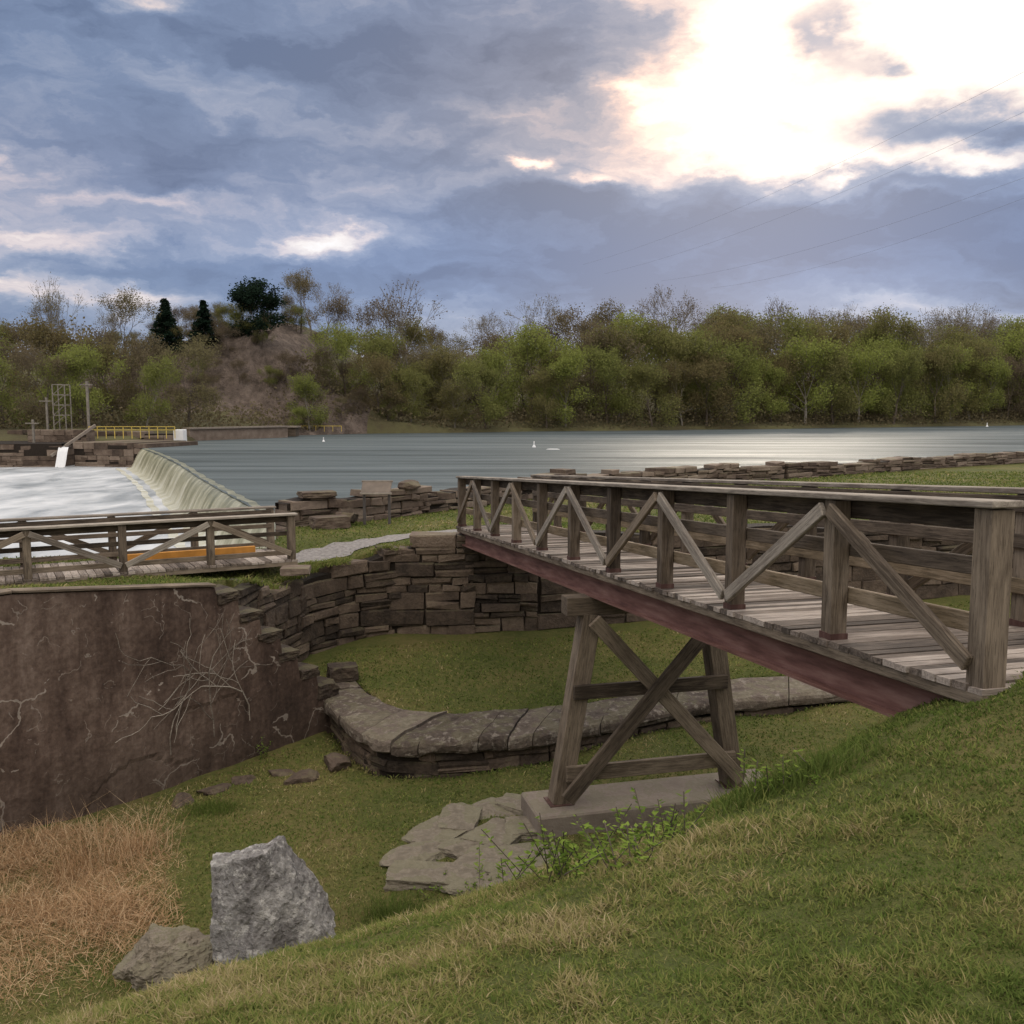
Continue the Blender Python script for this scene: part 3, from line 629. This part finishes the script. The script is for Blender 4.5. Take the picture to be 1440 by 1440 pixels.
# ------------------------------------------------------------------ far bank
def bluff(x, y): return np.exp(-((x+44)/25)**4)*sst((y-149)/13)
def fz(x, v):
    x = np.asarray(x, float); v = np.asarray(v, float); y = ysh(x)+v
    z = -3.5+1.0*sst(v/8)+11*sst((v-12)/80)+16*sst((v-90)/300)
    z = z+(8.2+1.5*np.sin(x*.13))*bluff(x, y)*np.exp(-(np.maximum(y-182, 0)/45)**2)*(1-.55*sst((x+40)/16))
    return z+1.6*(fbm(x*.08, y*.08, 4)-.5)*np.minimum(v/10, 1)
vx = np.concatenate([np.arange(-300, -80, 8), np.arange(-80, 20, 1.2), np.arange(20, 300, 5), np.arange(300, 700, 20)]); vv = np.concatenate([[-3, 0, 1, 2], np.arange(4, 60, 1.5), [64, 72, 80, 90, 110, 140, 180, 240, 320, 420, 600, 1000.]])
X, Vv = np.meshgrid(vx, vv); Z = fz(X, Vv); Z[0] = -5.5; Z[1] = -4.3
Yv = ysh(X)+Vv
mk_ = bluff(X, Yv+6)*(Yv < 178); Z += mk_*4.0*(fbm(X*.35, Z*.35+Yv*.1, 31)-.5)
V = np.stack([X.ravel(), Yv.ravel(), Z.ravel()], 1); I = np.arange(X.size).reshape(X.shape)
Q = np.stack([I[:-1, :-1].ravel(), I[:-1, 1:].ravel(), I[1:, 1:].ravel(), I[1:, :-1].ravel()], 1)
o = mk_tris('hills', V, Q, M['hill']); tag(o, 'wooded hills on the far bank', 'hills', kind='structure'); o.data.materials.append(M['cliff'])
mi = np.zeros(len(Q), np.int32); cx = X.ravel()[Q[:, 0]]; cy = Yv.ravel()[Q[:, 0]]; mi[(cx > -70) & (cx < -24) & (cy > 143) & (cy < 180)] = 1; o.data.polygons.foreach_set('material_index', mi)

# trees
def grow(R, H, levels, spread, start=.22):
    segs = []; tips = []
    def rec(p, d, L, r, lv):
        n = 3 if lv == 0 else 2; q = p
        for k in range(n):
            dd = (d+Vector((R.gauss(0, .09), R.gauss(0, .09), .02))).normalized(); e = q+dd*L/n; r1 = r*(.85 if k < n-1 else .72)
            segs.append((q, e, r, r1, lv)); q = e; r = r1; d = dd
            if lv >= levels-2: tips.append((q, lv))
        if lv < levels:
            nc = R.choice((3, 3, 4)) if lv < 3 else R.choice((2, 3))
            for c in range(nc):
                az = 2*math.pi*(c+R.random()*.8)/nc; tilt = spread*R.uniform(.5, 1.15)*(1 if lv else .8)
                t1 = d.orthogonal().normalized(); t2 = d.cross(t1)
                nd = (d*math.cos(tilt)+(t1*math.cos(az)+t2*math.sin(az))*math.sin(tilt)+Vector((0, 0, .12))).normalized()
                rec(q, nd, L*R.uniform(.62, .86), r*.68, lv+1)
        if lv == 0:
            for c in range(7):
                t = R.uniform(start, .98); q2 = p+(q-p)*t; az = R.uniform(0, 6.28); nd = Vector((math.cos(az), math.sin(az), R.uniform(.2, 1.0))).normalized()
                rec(q2, nd, L*R.uniform(.38, .6), r*.45, 2)
    rec(Vector((0, 0, -.5)), Vector((0, 0, 1)), H*.34, H*.019, 0)
    zs = sorted(t[0].z for t in tips); k = H/zs[int(len(zs)*.985)]
    return [(a*k, b*k, r0, r1, lv) for a, b, r0, r1, lv in segs], [(t*k, lv) for t, lv in tips]
def trunk_mesh(name, segs, m, minr=.02):
    V = []; Fc = []
    for p, q, r0, r1, lv in segs:
        ns_ = 6 if lv == 0 else 3; d = (q-p).normalized(); a = d.orthogonal().normalized(); b = d.cross(a); b0 = len(V)
        for c, r in ((p, max(r0, minr)), (q, max(r1, minr))):
            for k in range(ns_): t = 2*math.pi*k/ns_; V.append(c+(a*math.cos(t)+b*math.sin(t))*r)
        for k in range(ns_): Fc.append((b0+k, b0+(k+1) % ns_, b0+ns_+(k+1) % ns_, b0+ns_+k))
    me = bpy.data.meshes.new(name); me.from_pydata([tuple(v) for v in V], [], Fc); me.materials.append(m); return me
def leaf_mesh(name, pts, size, m, rg):
    n = len(pts); C2 = np.asarray(pts); a = rg.normal(size=(n, 3)); a /= np.linalg.norm(a, axis=1)[:, None]; b = rg.normal(size=(n, 3)); b -= (a*b).sum(1)[:, None]*a; b /= np.linalg.norm(b, axis=1)[:, None]
    s = (size*rg.uniform(.6, 1.4, n))[:, None]; V = np.stack([C2+a*s*.6, C2+b*s*.42, C2-a*s*.6, C2-b*s*.42], 1).reshape(-1, 3)
    T = np.arange(n*4).reshape(-1, 4); me = bpy.data.meshes.new(name)
    me.from_pydata(V.tolist(), [], T.tolist()); me.materials.append(m); return me
def leafy(seed, H, spread, total, size, m, jit=.8, levels=4, bark='bark'):
    R = random.Random(seed); rg = np.random.default_rng(seed); segs, tips = grow(R, H, levels, spread); tm = trunk_mesh('trunk', segs, M[bark])
    T = np.array([t for t, lv in tips]); pick_ = rg.random(len(T)) > .15; T = T[pick_]
    pts = T[rg.integers(0, len(T), total)]+rg.normal(scale=jit, size=(total, 3)); pts[:, 2] = np.maximum(pts[:, 2], .4)
    return tm, leaf_mesh('crown', pts, size, M[m], rg)
KIND = {'leafy': [leafy(s, 15, sp, 9500, .25, 'leaf', .58, 4, 'bark_pale' if s % 2 else 'bark') for s, sp in ((1, .60), (2, .68), (3, .52), (4, .76), (5, .62), (6, .56))],
        'brown': [leafy(s, 15, sp, 6500, .22, 'leaf_brown', .55) for s, sp in ((11, .56), (12, .64), (13, .48))],
        'bare': [leafy(s, 16, sp, 2400, .17, 'leaf_brown', .35, 5, 'bark_pale') for s, sp in ((21, .48), (22, .40), (23, .52))],
        'ivy': [leafy(31, 14, .5, 11000, .36, 'leaf_dark', .6, 4)]}
def conifer(seed, H):
    R = random.Random(seed); rg = np.random.default_rng(seed); segs = [(Vector((0, 0, -.5)), Vector((0, 0, H)), .22, .03, 0)]; pts = []
    z = H*.12
    while z < H:
        r = (H-z)*.28+.15
        for k in range(8):
            az = R.uniform(0, 6.28); e = Vector((math.cos(az)*r, math.sin(az)*r, z-r*.25+R.uniform(-.2, .2))); segs.append((Vector((0, 0, z)), e, .05, .02, 2))
            for u in np.linspace(.15, 1, 7): pts.append(np.array(Vector((0, 0, z)).lerp(e, u))+rg.normal(scale=.18, size=(8, 3)))
        z += .5
    return trunk_mesh('trunk', segs, M['bark']), leaf_mesh('crown', np.concatenate(pts), .32, M['leaf_dark'], rg)
KIND['conifer'] = [conifer(41, 12), conifer(42, 12)]
RT = random.Random(99)
WORD = {'leafy': 'olive-green tree', 'brown': 'brown budding tree', 'bare': 'thin bare tree', 'ivy': 'dark ivy-clad tree', 'conifer': 'dark conifer'}
def plant(kind, x, y, sc, where, label=None, z=None, wide=1):
    tm, cm = RT.choice(KIND[kind]); v = y-float(ysh(x)); z = float(fz(x, v)) if z is None else z
    r = empty(('conifer_tree' if kind == 'conifer' else 'tree'), (x, y, z-.2)); r.rotation_euler = (0, 0, RT.uniform(0, 6.28)); s = sc*RT.uniform(.95, 1.05); w = s*RT.uniform(.9, 1.12)*wide; r.scale = (w, w, s)
    a = bpy.data.objects.new('trunk', tm); COL.objects.link(a); a.parent = r
    b = bpy.data.objects.new('crown', cm); COL.objects.link(b); b.parent = r
    if label: tag(r, label, 'tree')
    else: tag(r, WORD[kind]+' '+where, 'tree', WORD[kind]+'s '+where)
def pick(*w): return RT.choices(('leafy', 'brown', 'bare'), weights=w)[0]
for row, (v0, step, sc, w, where) in enumerate([(4, 6.8, .92, (9, 1, 0), 'at the water edge of the far bank, right of the cliff'), (13, 7, 1.08, (8, 2, 0), 'in the second row of the far wood, right of the cliff'),
                                    (26, 7.5, 1.2, (6, 3, 1), 'in the middle of the far wood, right of the cliff'), (44, 8.0, 1.22, (3, 4, 3), 'high in the far wood, right of the cliff'), (68, 7.0, 1.22, (1, 3, 7), 'on the skyline of the far wood, right of the cliff')]):
    x = -31+row*3
    while x < 152+row*14:
        xx = x+RT.uniform(-2, 2); v = v0+RT.uniform(-3, 4); y = float(ysh(xx))+v
        s = sc*RT.uniform(.76, 1.14)*(1+.0018*max(xx, 0))
        if xx < 0: s *= .74
        plant(pick(*w), xx, y, s, where); x += step*RT.uniform(.75, 1.25)
for row, (v0, sc, n, w, where) in enumerate([(9, .62, 11, (5, 5, 0), 'low on the far bank, left of the cliff'), (20, .78, 12, (4, 5, 1), 'in the middle of the far wood, left of the cliff'), (36, .82, 13, (3, 6, 1), 'high in the far wood, left of the cliff'), (55, .74, 16, (2, 5, 5), 'on the skyline of the far wood, left of the cliff')]):
    for i in range(n):
        x = -102-row*12+(58+row*16)*(i+RT.uniform(.2, .8))/n; y = float(ysh(x))+v0+RT.uniform(-3, 4)
        if row > 1 and x/y > -.375: continue
        plant(pick(*w), x, y, sc*RT.uniform(.85, 1.1), where)
for i in range(46):
    px = RT.uniform(180, 560) if i < 36 else RT.uniform(260, 430); d = RT.uniform(147, 168); x = (px-720)/F*d
    plant(pick(3, 8, 0), x, max(d, float(ysh(x))+3), RT.uniform(.22, .38), 'clinging to the rocky cliff face')
for i in range(15):
    px = 425+i*19+RT.uniform(-7, 7); d = RT.uniform(180, 198); x = (px-720)/F*d; plant('bare' if i % 3 else 'brown', x, d, RT.uniform(.68, .88), 'standing on the skyline above the cliff')
for i in range(16):
    px = 175+i*21+RT.uniform(-8, 8); d = RT.uniform(174, 186); x = (px-720)/F*d; plant(pick(2, 6, 2), x, d, RT.uniform(.30, .42), 'on the brow of the cliff')
def spec(kind, px, ytop, d, H, label, wide=1):
    x = (px-720)/F*d; t_ = P(px, ytop, d).z; z = float(fz(x, d-float(ysh(x)))); plant(kind, x, d, (t_-z)/H, '', label, None, wide)
spec('ivy', 366, 400, 161, 14, 'big dark ivy-clad tree standing alone on top of the cliff', 1.35)
spec('conifer', 240, 424, 160, 12, 'dark conifer on the cliff top, leftmost of the pair', 1.5); spec('conifer', 293, 424, 160, 12, 'dark conifer on the cliff top, between its twin and the ivy-clad tree', 1.4)
spec('bare', 583, 403, 185, 16, 'tall spindly tree above the dip right of the cliff'); spec('bare', 85, 400, 150, 16, 'tall bare tree on the skyline, far left', .8)
# undergrowth
n = 46000; x = rng.uniform(-110, 200, n); v = rng.uniform(.3, 30, n); y = ysh(x)+v; z = fz(x, v)+rng.uniform(0, 1, n)**1.3*(.8+3.2*fbm(x*.15, v*.15, 8)); keep = ~((x < -38) & (v < 8))
me = leaf_mesh('undergrowth', np.stack([x, y, z], 1)[keep], .38, M['leaf_brown'], rng); o = bpy.data.objects.new('undergrowth', me); COL.objects.link(o); tag(o, 'tangled brown and green undergrowth along the far bank', 'undergrowth', kind='stuff')
n = 60000; x = rng.uniform(-190, 320, n); v = rng.uniform(74, 140, n); y = ysh(x)+v; z = fz(x, v)+rng.uniform(0, 1, n)**.8*(2+12*fbm(x*.09, v*.05, 18)); k = x/y; keep = (k > -.16) | (k < -.43)
me = leaf_mesh('distant_wood', np.stack([x, y, z], 1)[keep], .6, M['leaf_brown'], rng); o = bpy.data.objects.new('distant_wood', me); COL.objects.link(o); tag(o, 'distant brown woodland massed behind the far bank trees', 'wood', kind='stuff')

# power lines
def cable(a, b, sag, lab):
    V = []; Fc = []; n = 40
    for i in range(n+1):
        t = i/n; p = a.lerp(b, t)-Vector((0, 0, sag*4*t*(1-t)))
        for k in range(4): V.append(p+Vector((0, math.cos(k*math.pi/2)*.022, math.sin(k*math.pi/2)*.022)))
    for i in range(n):
        for k in range(4): Fc.append((i*4+k, i*4+4+k, i*4+4+(k+1) % 4, i*4+(k+1) % 4))
    tag(mk('power_line', V, Fc, M['cable']), lab, 'power line')
cable(P(820, 372, 330), P(1500, 70, 150), 3, 'uppermost power line crossing the sky at the right'); cable(P(850, 385, 330), P(1520, 120, 150), 3, 'second power line from the top at the right')
cable(P(930, 395, 330), P(1560, 205, 150), 3, 'third power line from the top at the right'); cable(P(1000, 405, 330), P(1560, 232, 150), 3, 'lowest power line crossing the sky at the right')

# ------------------------------------------------------------------ grass
ex = [PIER, [tuple(bt(-.8, 0, -.5)[:2]), tuple(bt(3, 0, -.5)[:2]), tuple(bt(3, 0, .5)[:2]), tuple(bt(-.8, 0, .5)[:2])]]
pathp = []; left = []
for i, p in enumerate(pc):
    d = (pc[min(i+1, len(pc)-1)]-pc[max(i-1, 0)]).normalized(); n = Vector((-d.y, d.x, 0)); pathp.append((p+n*PWD*.44)[:2]); left.append((p-n*PWD*.44)[:2])
ex.append(pathp+left[::-1]); ex.append(RV)
def blades(name, x, y, z, L, wdt, tint, m, lean=.5, flop=.5):
    n = len(x); az = rng.uniform(0, 2*np.pi, n); az2 = rng.uniform(0, 2*np.pi, n)
    b = np.stack([x, y, z], 1); wv = np.stack([np.cos(az), np.sin(az), np.zeros(n)], 1)*wdt[:, None]; ln = rng.uniform(.1, 1, n)*lean
    dv = np.stack([np.cos(az2)*ln, np.sin(az2)*ln, np.ones(n)], 1); dv /= np.linalg.norm(dv, axis=1)[:, None]
    mid = b+dv*(L*.55)[:, None]; dv2 = dv+np.stack([np.cos(az2)*flop, np.sin(az2)*flop, -np.full(n, .25)*flop], 1)*rng.uniform(.2, 1.3, n)[:, None]
    tip = mid+dv2*(L*.45)[:, None]
    V = np.stack([b-wv*.5, b+wv*.5, mid-wv*.4, mid+wv*.4, tip], 1).reshape(-1, 3); k = np.arange(n)[:, None]*5
    T = np.concatenate([k+[0, 1, 3], k+[0, 3, 2], k+[2, 3, 4]], 0); return mk_tris(name, V, T, m, np.repeat(tint, 5))
N = 460000
a = rng.uniform(-.63, .63, N); d = np.exp(rng.uniform(math.log(1.5), math.log(46), N)); x = a*d; y = d; k = np.ones(N, bool)
for p in ex: k &= ~inpoly(x, y, p)
s = (x-W0.x)*wd.x+(y-W0.y)*wd.y; dist = (x-W0.x)*wn.x+(y-W0.y)*wn.y; k &= ~((np.abs(dist) < .3) & (s < WL))
k &= ~((x > -5.3) & (x < 14) & (y > 15.8) & inpoly(x, y, INS+[(a_, b_-.75) for a_, b_ in [G_, F_, E_, D_, C_]]+[(-3.9, 20.2), (-4.1, 19), (-4.6, 16)]))
x = x[k]; y = y[k]; z = tz(x, y); d = y
hz = hillz(x, y); bank = np.abs(z-hz) < .5; up_ = z > -3.75
cl = fbm(x*1.3, y*1.3, 50); cl2 = fbm(x*5, y*5, 60); cl3 = fbm(x*.45, y*.45, 70); cl4 = fbm(x*11, y*11, 90)
L = np.where(bank, .016+.045*cl2**1.6+.018*(cl > .56), .02+.03*cl2)*(1+.035*d)*rng.uniform(.5, 1.3, len(x))
dry = .34+.8*(cl-.5)+.75*(cl2-.5)+.7*(cl3-.5)+.35*(cl4-.5)+rng.normal(scale=.18, size=len(x))
dry += np.where(bank, .12*np.exp(-((x+1.0)/2.4)**2)*(y < 9)-.04*(x > 1.5)+.06, .05)
dry += np.where((~bank) & (~up_) & (x/y < -.36+.12*(cl-.5)) & (y < 14.5), .38, 0)
z = z-.006
grass = blades('grass', x, y, z, L, .0024+.0012*d, np.clip(dry, 0, 1), M['grass'], 1.5, 1.0); tag(grass, 'short mixed green and straw-coloured grass covering the banks', 'grass', kind='stuff')
# grass hanging over the left top of the rubble wall
n = 5000; tt = rng.uniform(0, 1, n); bx = np.interp(tt, [0, .3, .45, .7, 1], [-4.95, -4.72, -4.4, -3.65, -2.6]); by = np.interp(tt, [0, .3, .45, .7, 1], [17.5, 19.2, 20.5, 21.55, 21.95]); bx += rng.normal(size=n)*.12; by += rng.normal(size=n)*.12; hang = fbm(bx*2, by*2, 33) > .42
bx, by = bx[hang], by[hang]; bz = np.maximum(upz(bx, by), -3.7)+.02
o = blades('wall_top_grass', bx, by, bz, rng.uniform(.08, .2, len(bx)), np.full(len(bx), .018), np.clip(rng.normal(.4, .2, len(bx)), 0, 1), M['grass'], 1.4, 1.8); tag(o, 'shaggy grass spilling over the left top of the rubble wall', 'grass', kind='stuff')
# reeds
nc = 44; n = 16000; c = rng.normal(size=(n, 2)); k0 = rng.integers(0, nc, n); cy_ = rng.uniform(9.4, 13.2, nc); cx_ = cy_*rng.uniform(-.58, -.40, nc); cy_[:5] = (12.3, 12.1, 12.6, 11.9, 12.4); cx_[:5] = (-5.1, -5.4, -4.9, -5.7, -5.9)
hh = rng.uniform(.06, .16, nc); hh[:5] = .55; sp = rng.uniform(.2, .4, nc); sp[:5] = .2; x = cx_[k0]+c[:, 0]*sp[k0]; y = cy_[k0]+c[:, 1]*sp[k0]; s = (x-W0.x)*wn.x+(y-W0.y)*wn.y; k = (s > .22) & (x/y < -.36); x = x[k]; y = y[k]; z = tz(x, y); kk = k0[k]
L = (hh[k0]*rng.uniform(.3, 1.5, n))[k]; tt = np.clip(rng.normal(.5, .25, len(x)), 0, 1)
lowm = kk >= 5; hi_m = (kk < 5) & (rng.random(len(x)) < .22)
o = blades('dry_reeds', x[lowm], y[lowm], z[lowm]+.01, L[lowm]*1.8, np.full(lowm.sum(), .008), tt[lowm], M['reed'], 3.5, .8); tag(o, 'matted pale dry reeds lying on the basin floor at the left', 'reeds', kind='stuff')
o = blades('dry_reeds', x[hi_m], y[hi_m], z[hi_m]-.01, L[hi_m]*1.2, np.full(hi_m.sum(), .007), tt[hi_m], M['reed'], .9, .9); tag(o, 'taller wispy tan reeds standing against the brown stained wall', 'reeds', kind='stuff')
def weed(px, py, H, n, lab, group=None, z0=-5.8):
    p = grd(px, py, z0); R = random.Random(int(px*7+py)); r = empty('weed_plant', p, lab, 'plant', group); Vs = []; Fs = []; Vl = []; Tl = []; tn = []
    for i in range(n):
        b = Vector((R.gauss(0, .16), R.gauss(0, .12), -.04)); t_ = b+Vector((R.gauss(0, .12), R.gauss(0, .12), H*R.uniform(.6, 1.1))); b0 = len(Vs)
        for q in (b, t_):
            for a_ in (0, 2.1, 4.2): Vs.append(q+Vector((math.cos(a_)*.004, math.sin(a_)*.004, 0)))
        for kk in range(3): Fs.append((b0+kk, b0+(kk+1) % 3, b0+3+(kk+1) % 3, b0+3+kk))
        for kk in range(18):
            q = b.lerp(t_, .15+.85*kk/18); az = R.uniform(0, 6.28); l = R.uniform(.025, .06); dd = Vector((math.cos(az), math.sin(az), R.uniform(-.1, .6))).normalized(); sd = dd.cross(Vector((0, 0, 1))).normalized()*l*.25
            b0 = len(Vl); Vl += [q, q+dd*l*.5+sd, q+dd*l, q+dd*l*.5-sd]; Tl.append((b0, b0+1, b0+2, b0+3)); tn += [R.random()]*4
    mk('stem', Vs, Fs, M['bark'], r); o = mk('leaves', Vl, Tl, M['weed'], r); a_ = o.data.attributes.new('tint', 'FLOAT', 'POINT'); a_.data.foreach_set('value', tn)
for px, py, H, n in [(680, 1252, .22, 9), (720, 1246, .20, 8), (800, 1232, .28, 12), (850, 1215, .32, 14), (905, 1196, .30, 13), (870, 1225, .26, 12), (765, 1240, .2, 8), (1115, 1108, .2, 8), (640, 1258, .18, 8)]:
    weed(px, py, H, n, 'leafy green weed growing between the grass bank and the trestle footing', 'weeds by the footing')
weed(373, 1065, .4, 6, 'small green weed against the base of the stained wall')
weed(360, 850, .25, 7, 'little plant sprouting beside the stone steps', z0=-3.3)
def tuft(px, py, n, H, lab):
    p = grd(px, py); x = p.x+rng.normal(size=n)*.22; y = p.y+rng.normal(size=n)*.16; z = tz(x, y)-.03; o = blades('grass_tuft', x, y, z, rng.uniform(.5, 1.1, n)*H, np.full(n, .008), np.clip(rng.normal(.15, .12, n), 0, 1), M['grass'], .7, .7); tag(o, lab, 'grass tuft', kind='stuff')
tuft(555, 1292, 900, .24, 'tall dark green grass tuft right of the upright boulder'); tuft(200, 1372, 500, .15, 'grass tuft in front of the low mossy boulder'); tuft(1120, 1100, 700, .22, 'rank grass tuft at the right end of the trestle footing')
tuft(300, 1140, 900, .16, 'bright green tuft beside the dry reeds')

# ------------------------------------------------------------------ world
def azel(px, py):
    r = ray(px, py).normalized(); return math.atan2(r.x, r.y), math.asin(r.z)
W = bpy.data.worlds.new('World'); SC.world = W; W.use_nodes = True; t = NT(W.node_tree); t.n.clear()
tc = t.new('ShaderNodeTexCoord'); sx = t.new('ShaderNodeSeparateXYZ'); t.l.new(tc.outputs['Generated'], sx.inputs[0])
az = t.m('ARCTAN2', sx.outputs[0], sx.outputs[1]); el = t.m('ARCSINE', sx.outputs[2])
def comb(a, b, c=0):
    n = t.new('ShaderNodeCombineXYZ'); t.put(n.inputs[0], a); t.put(n.inputs[1], b); t.put(n.inputs[2], c); return n.outputs[0]
base = comb(t.m('MULTIPLY', az, 1.0), t.m('MULTIPLY', el, 2.0))
nw = t.new('ShaderNodeTexNoise'); t.l.new(base, nw.inputs['Vector']); nw.inputs['Scale'].default_value = 9; nw.inputs['Detail'].default_value = 6; nw.inputs['Roughness'].default_value = .6
sw_ = t.new('ShaderNodeSeparateColor'); t.l.new(nw.outputs['Color'], sw_.inputs[0])
azw = t.m('ADD', az, t.m('MULTIPLY', t.m('SUBTRACT', sw_.outputs[0], .5), .18)); elw = t.m('ADD', el, t.m('MULTIPLY', t.m('SUBTRACT', sw_.outputs[1], .5), .09))
n1 = t.noise(comb(azw, t.m('MULTIPLY', elw, 3.0), 1.7), 4.2, 8, .58); n2 = t.noise(comb(azw, t.m('MULTIPLY', elw, 3.6), 4.1), 11, 6, .58)
Bv = t.m('ADD', .40, t.m('ADD', t.m('MULTIPLY', t.m('SUBTRACT', n1, .5), 1.05), t.m('MULTIPLY', t.m('SUBTRACT', n2, .5), .55)))
def blob(px, py, rx, ry, amp):
    global Bv
    a, e = azel(px, py); dx = t.m('DIVIDE', t.m('SUBTRACT', azw, a), rx/F); dy = t.m('DIVIDE', t.m('SUBTRACT', elw, e), ry/F)
    g = t.m('POWER', 2.718, t.m('MULTIPLY', t.m('ADD', t.m('MULTIPLY', dx, dx), t.m('MULTIPLY', dy, dy)), -1)); Bv = t.m('ADD', Bv, t.m('MULTIPLY', g, amp))
for b in [(1100, 55, 150, 95, 1.0), (1280, 95, 120, 80, .6), (1400, 50, 150, 100, .8), (980, 160, 90, 40, .5), (1150, 210, 170, 28, .55), (1400, 225, 60, 16, .35),
          (440, 328, 75, 22, .5), (735, 238, 34, 10, .45), (835, 257, 40, 10, .4), (60, 335, 140, 26, .36), (40, 402, 240, 22, .5), (200, 6, 110, 18, .35), (0, 215, 60, 16, .3), (110, 150, 60, 30, .1), (600, 262, 200, 12, .1), (250, 285, 120, 12, .22), (1290, 278, 60, 8, .25),
          (480, 70, 330, 75, -.22), (150, 60, 200, 60, -.12), (300, 210, 300, 30, -.14), (800, 300, 420, 34, -.26), (1100, 350, 420, 40, -.30), (1150, 405, 420, 30, -.30), (620, 390, 230, 30, -.20), (1330, 290, 200, 30, -.18)]: blob(*b)
Bv = t.m('MINIMUM', Bv, .97)
for b in [(1165, 40, 36, 50, -.42), (1225, 95, 34, 16, -.42), (1325, 172, 95, 26, -.58), (1420, 185, 60, 24, -.4)]: blob(*b)
colr = t.ramp(Bv, [(.08, (.125, .17, .285)), (.30, (.19, .25, .39)), (.45, (.295, .345, .47)), (.57, (.47, .47, .55)), (.67, (.72, .63, .63)), (.80, (.98, .87, .79)), (.93, (1.1, 1.05, .98))])
sa, se = azel(1080, 110)
def gz(px, py, rx, ry):
    a, e = azel(px, py); dx = t.m('DIVIDE', t.m('SUBTRACT', az, a), rx); dy = t.m('DIVIDE', t.m('SUBTRACT', el, e), ry)
    return t.m('POWER', 2.718, t.m('MULTIPLY', t.m('ADD', t.m('MULTIPLY', dx, dx), t.m('MULTIPLY', dy, dy)), -1))
colr = t.mix(t.m('MULTIPLY', gz(800, 130, .22, .12), .8), colr, t.mix(1.0, colr, (1.28, 1.02, .86, 1), 'MULTIPLY'))
colr = t.mix(t.m('MULTIPLY', gz(150, 250, .22, .06), .6), colr, t.mix(1.0, colr, (1.14, 1.0, .95, 1), 'MULTIPLY'))
colr = t.mix(gz(1100, 370, .6, .075), colr, t.mix(1.0, colr, (.78, .95, 1.18, 1), 'MULTIPLY'))
hi = t.m('MULTIPLY', t.m('SUBTRACT', el, .42), 2.5, clamp=True); back = t.m('MULTIPLY', t.m('MULTIPLY', sx.outputs[1], -1), 1.4, clamp=True)  # unseen overhead and rear sky boosted and warmed, added as ambient fill
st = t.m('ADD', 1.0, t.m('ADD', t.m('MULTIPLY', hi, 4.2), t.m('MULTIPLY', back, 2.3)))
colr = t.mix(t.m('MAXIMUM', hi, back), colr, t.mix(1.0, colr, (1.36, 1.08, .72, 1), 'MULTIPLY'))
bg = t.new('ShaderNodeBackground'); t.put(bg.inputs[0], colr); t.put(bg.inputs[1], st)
sky = t.new('ShaderNodeTexSky', sky_type='NISHITA'); sky.sun_disc = False; sky.sun_elevation = se; sky.sun_rotation = sa
bg2 = t.new('ShaderNodeBackground'); t.l.new(sky.outputs[0], bg2.inputs[0]); bg2.inputs[1].default_value = .006
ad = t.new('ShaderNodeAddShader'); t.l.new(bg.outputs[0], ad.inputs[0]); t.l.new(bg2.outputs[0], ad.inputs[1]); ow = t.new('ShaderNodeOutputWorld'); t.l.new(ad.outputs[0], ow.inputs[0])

ld = bpy.data.lights.new('sun', 'SUN'); ld.energy = 1.3; ld.angle = math.radians(16); ld.color = (1, .88, .72); ld.specular_factor = 0; lo = bpy.data.objects.new('sun', ld); COL.objects.link(lo)
sv = Vector((math.sin(sa)*math.cos(se), math.cos(sa)*math.cos(se), math.sin(se))); lo.rotation_euler = sv.to_track_quat('Z', 'Y').to_euler()
cd = bpy.data.cameras.new('camera'); cd.sensor_width = 36; cd.lens = 36*F/1440; cd.clip_end = 6000; cam = bpy.data.objects.new('camera', cd); COL.objects.link(cam)
cam.location = (0, 0, 0); cam.rotation_euler = (math.pi/2-PITCH, 0, 0); SC.camera = cam
SC.view_settings.view_transform = 'Standard'; SC.view_settings.look = 'None'; SC.view_settings.exposure = 0
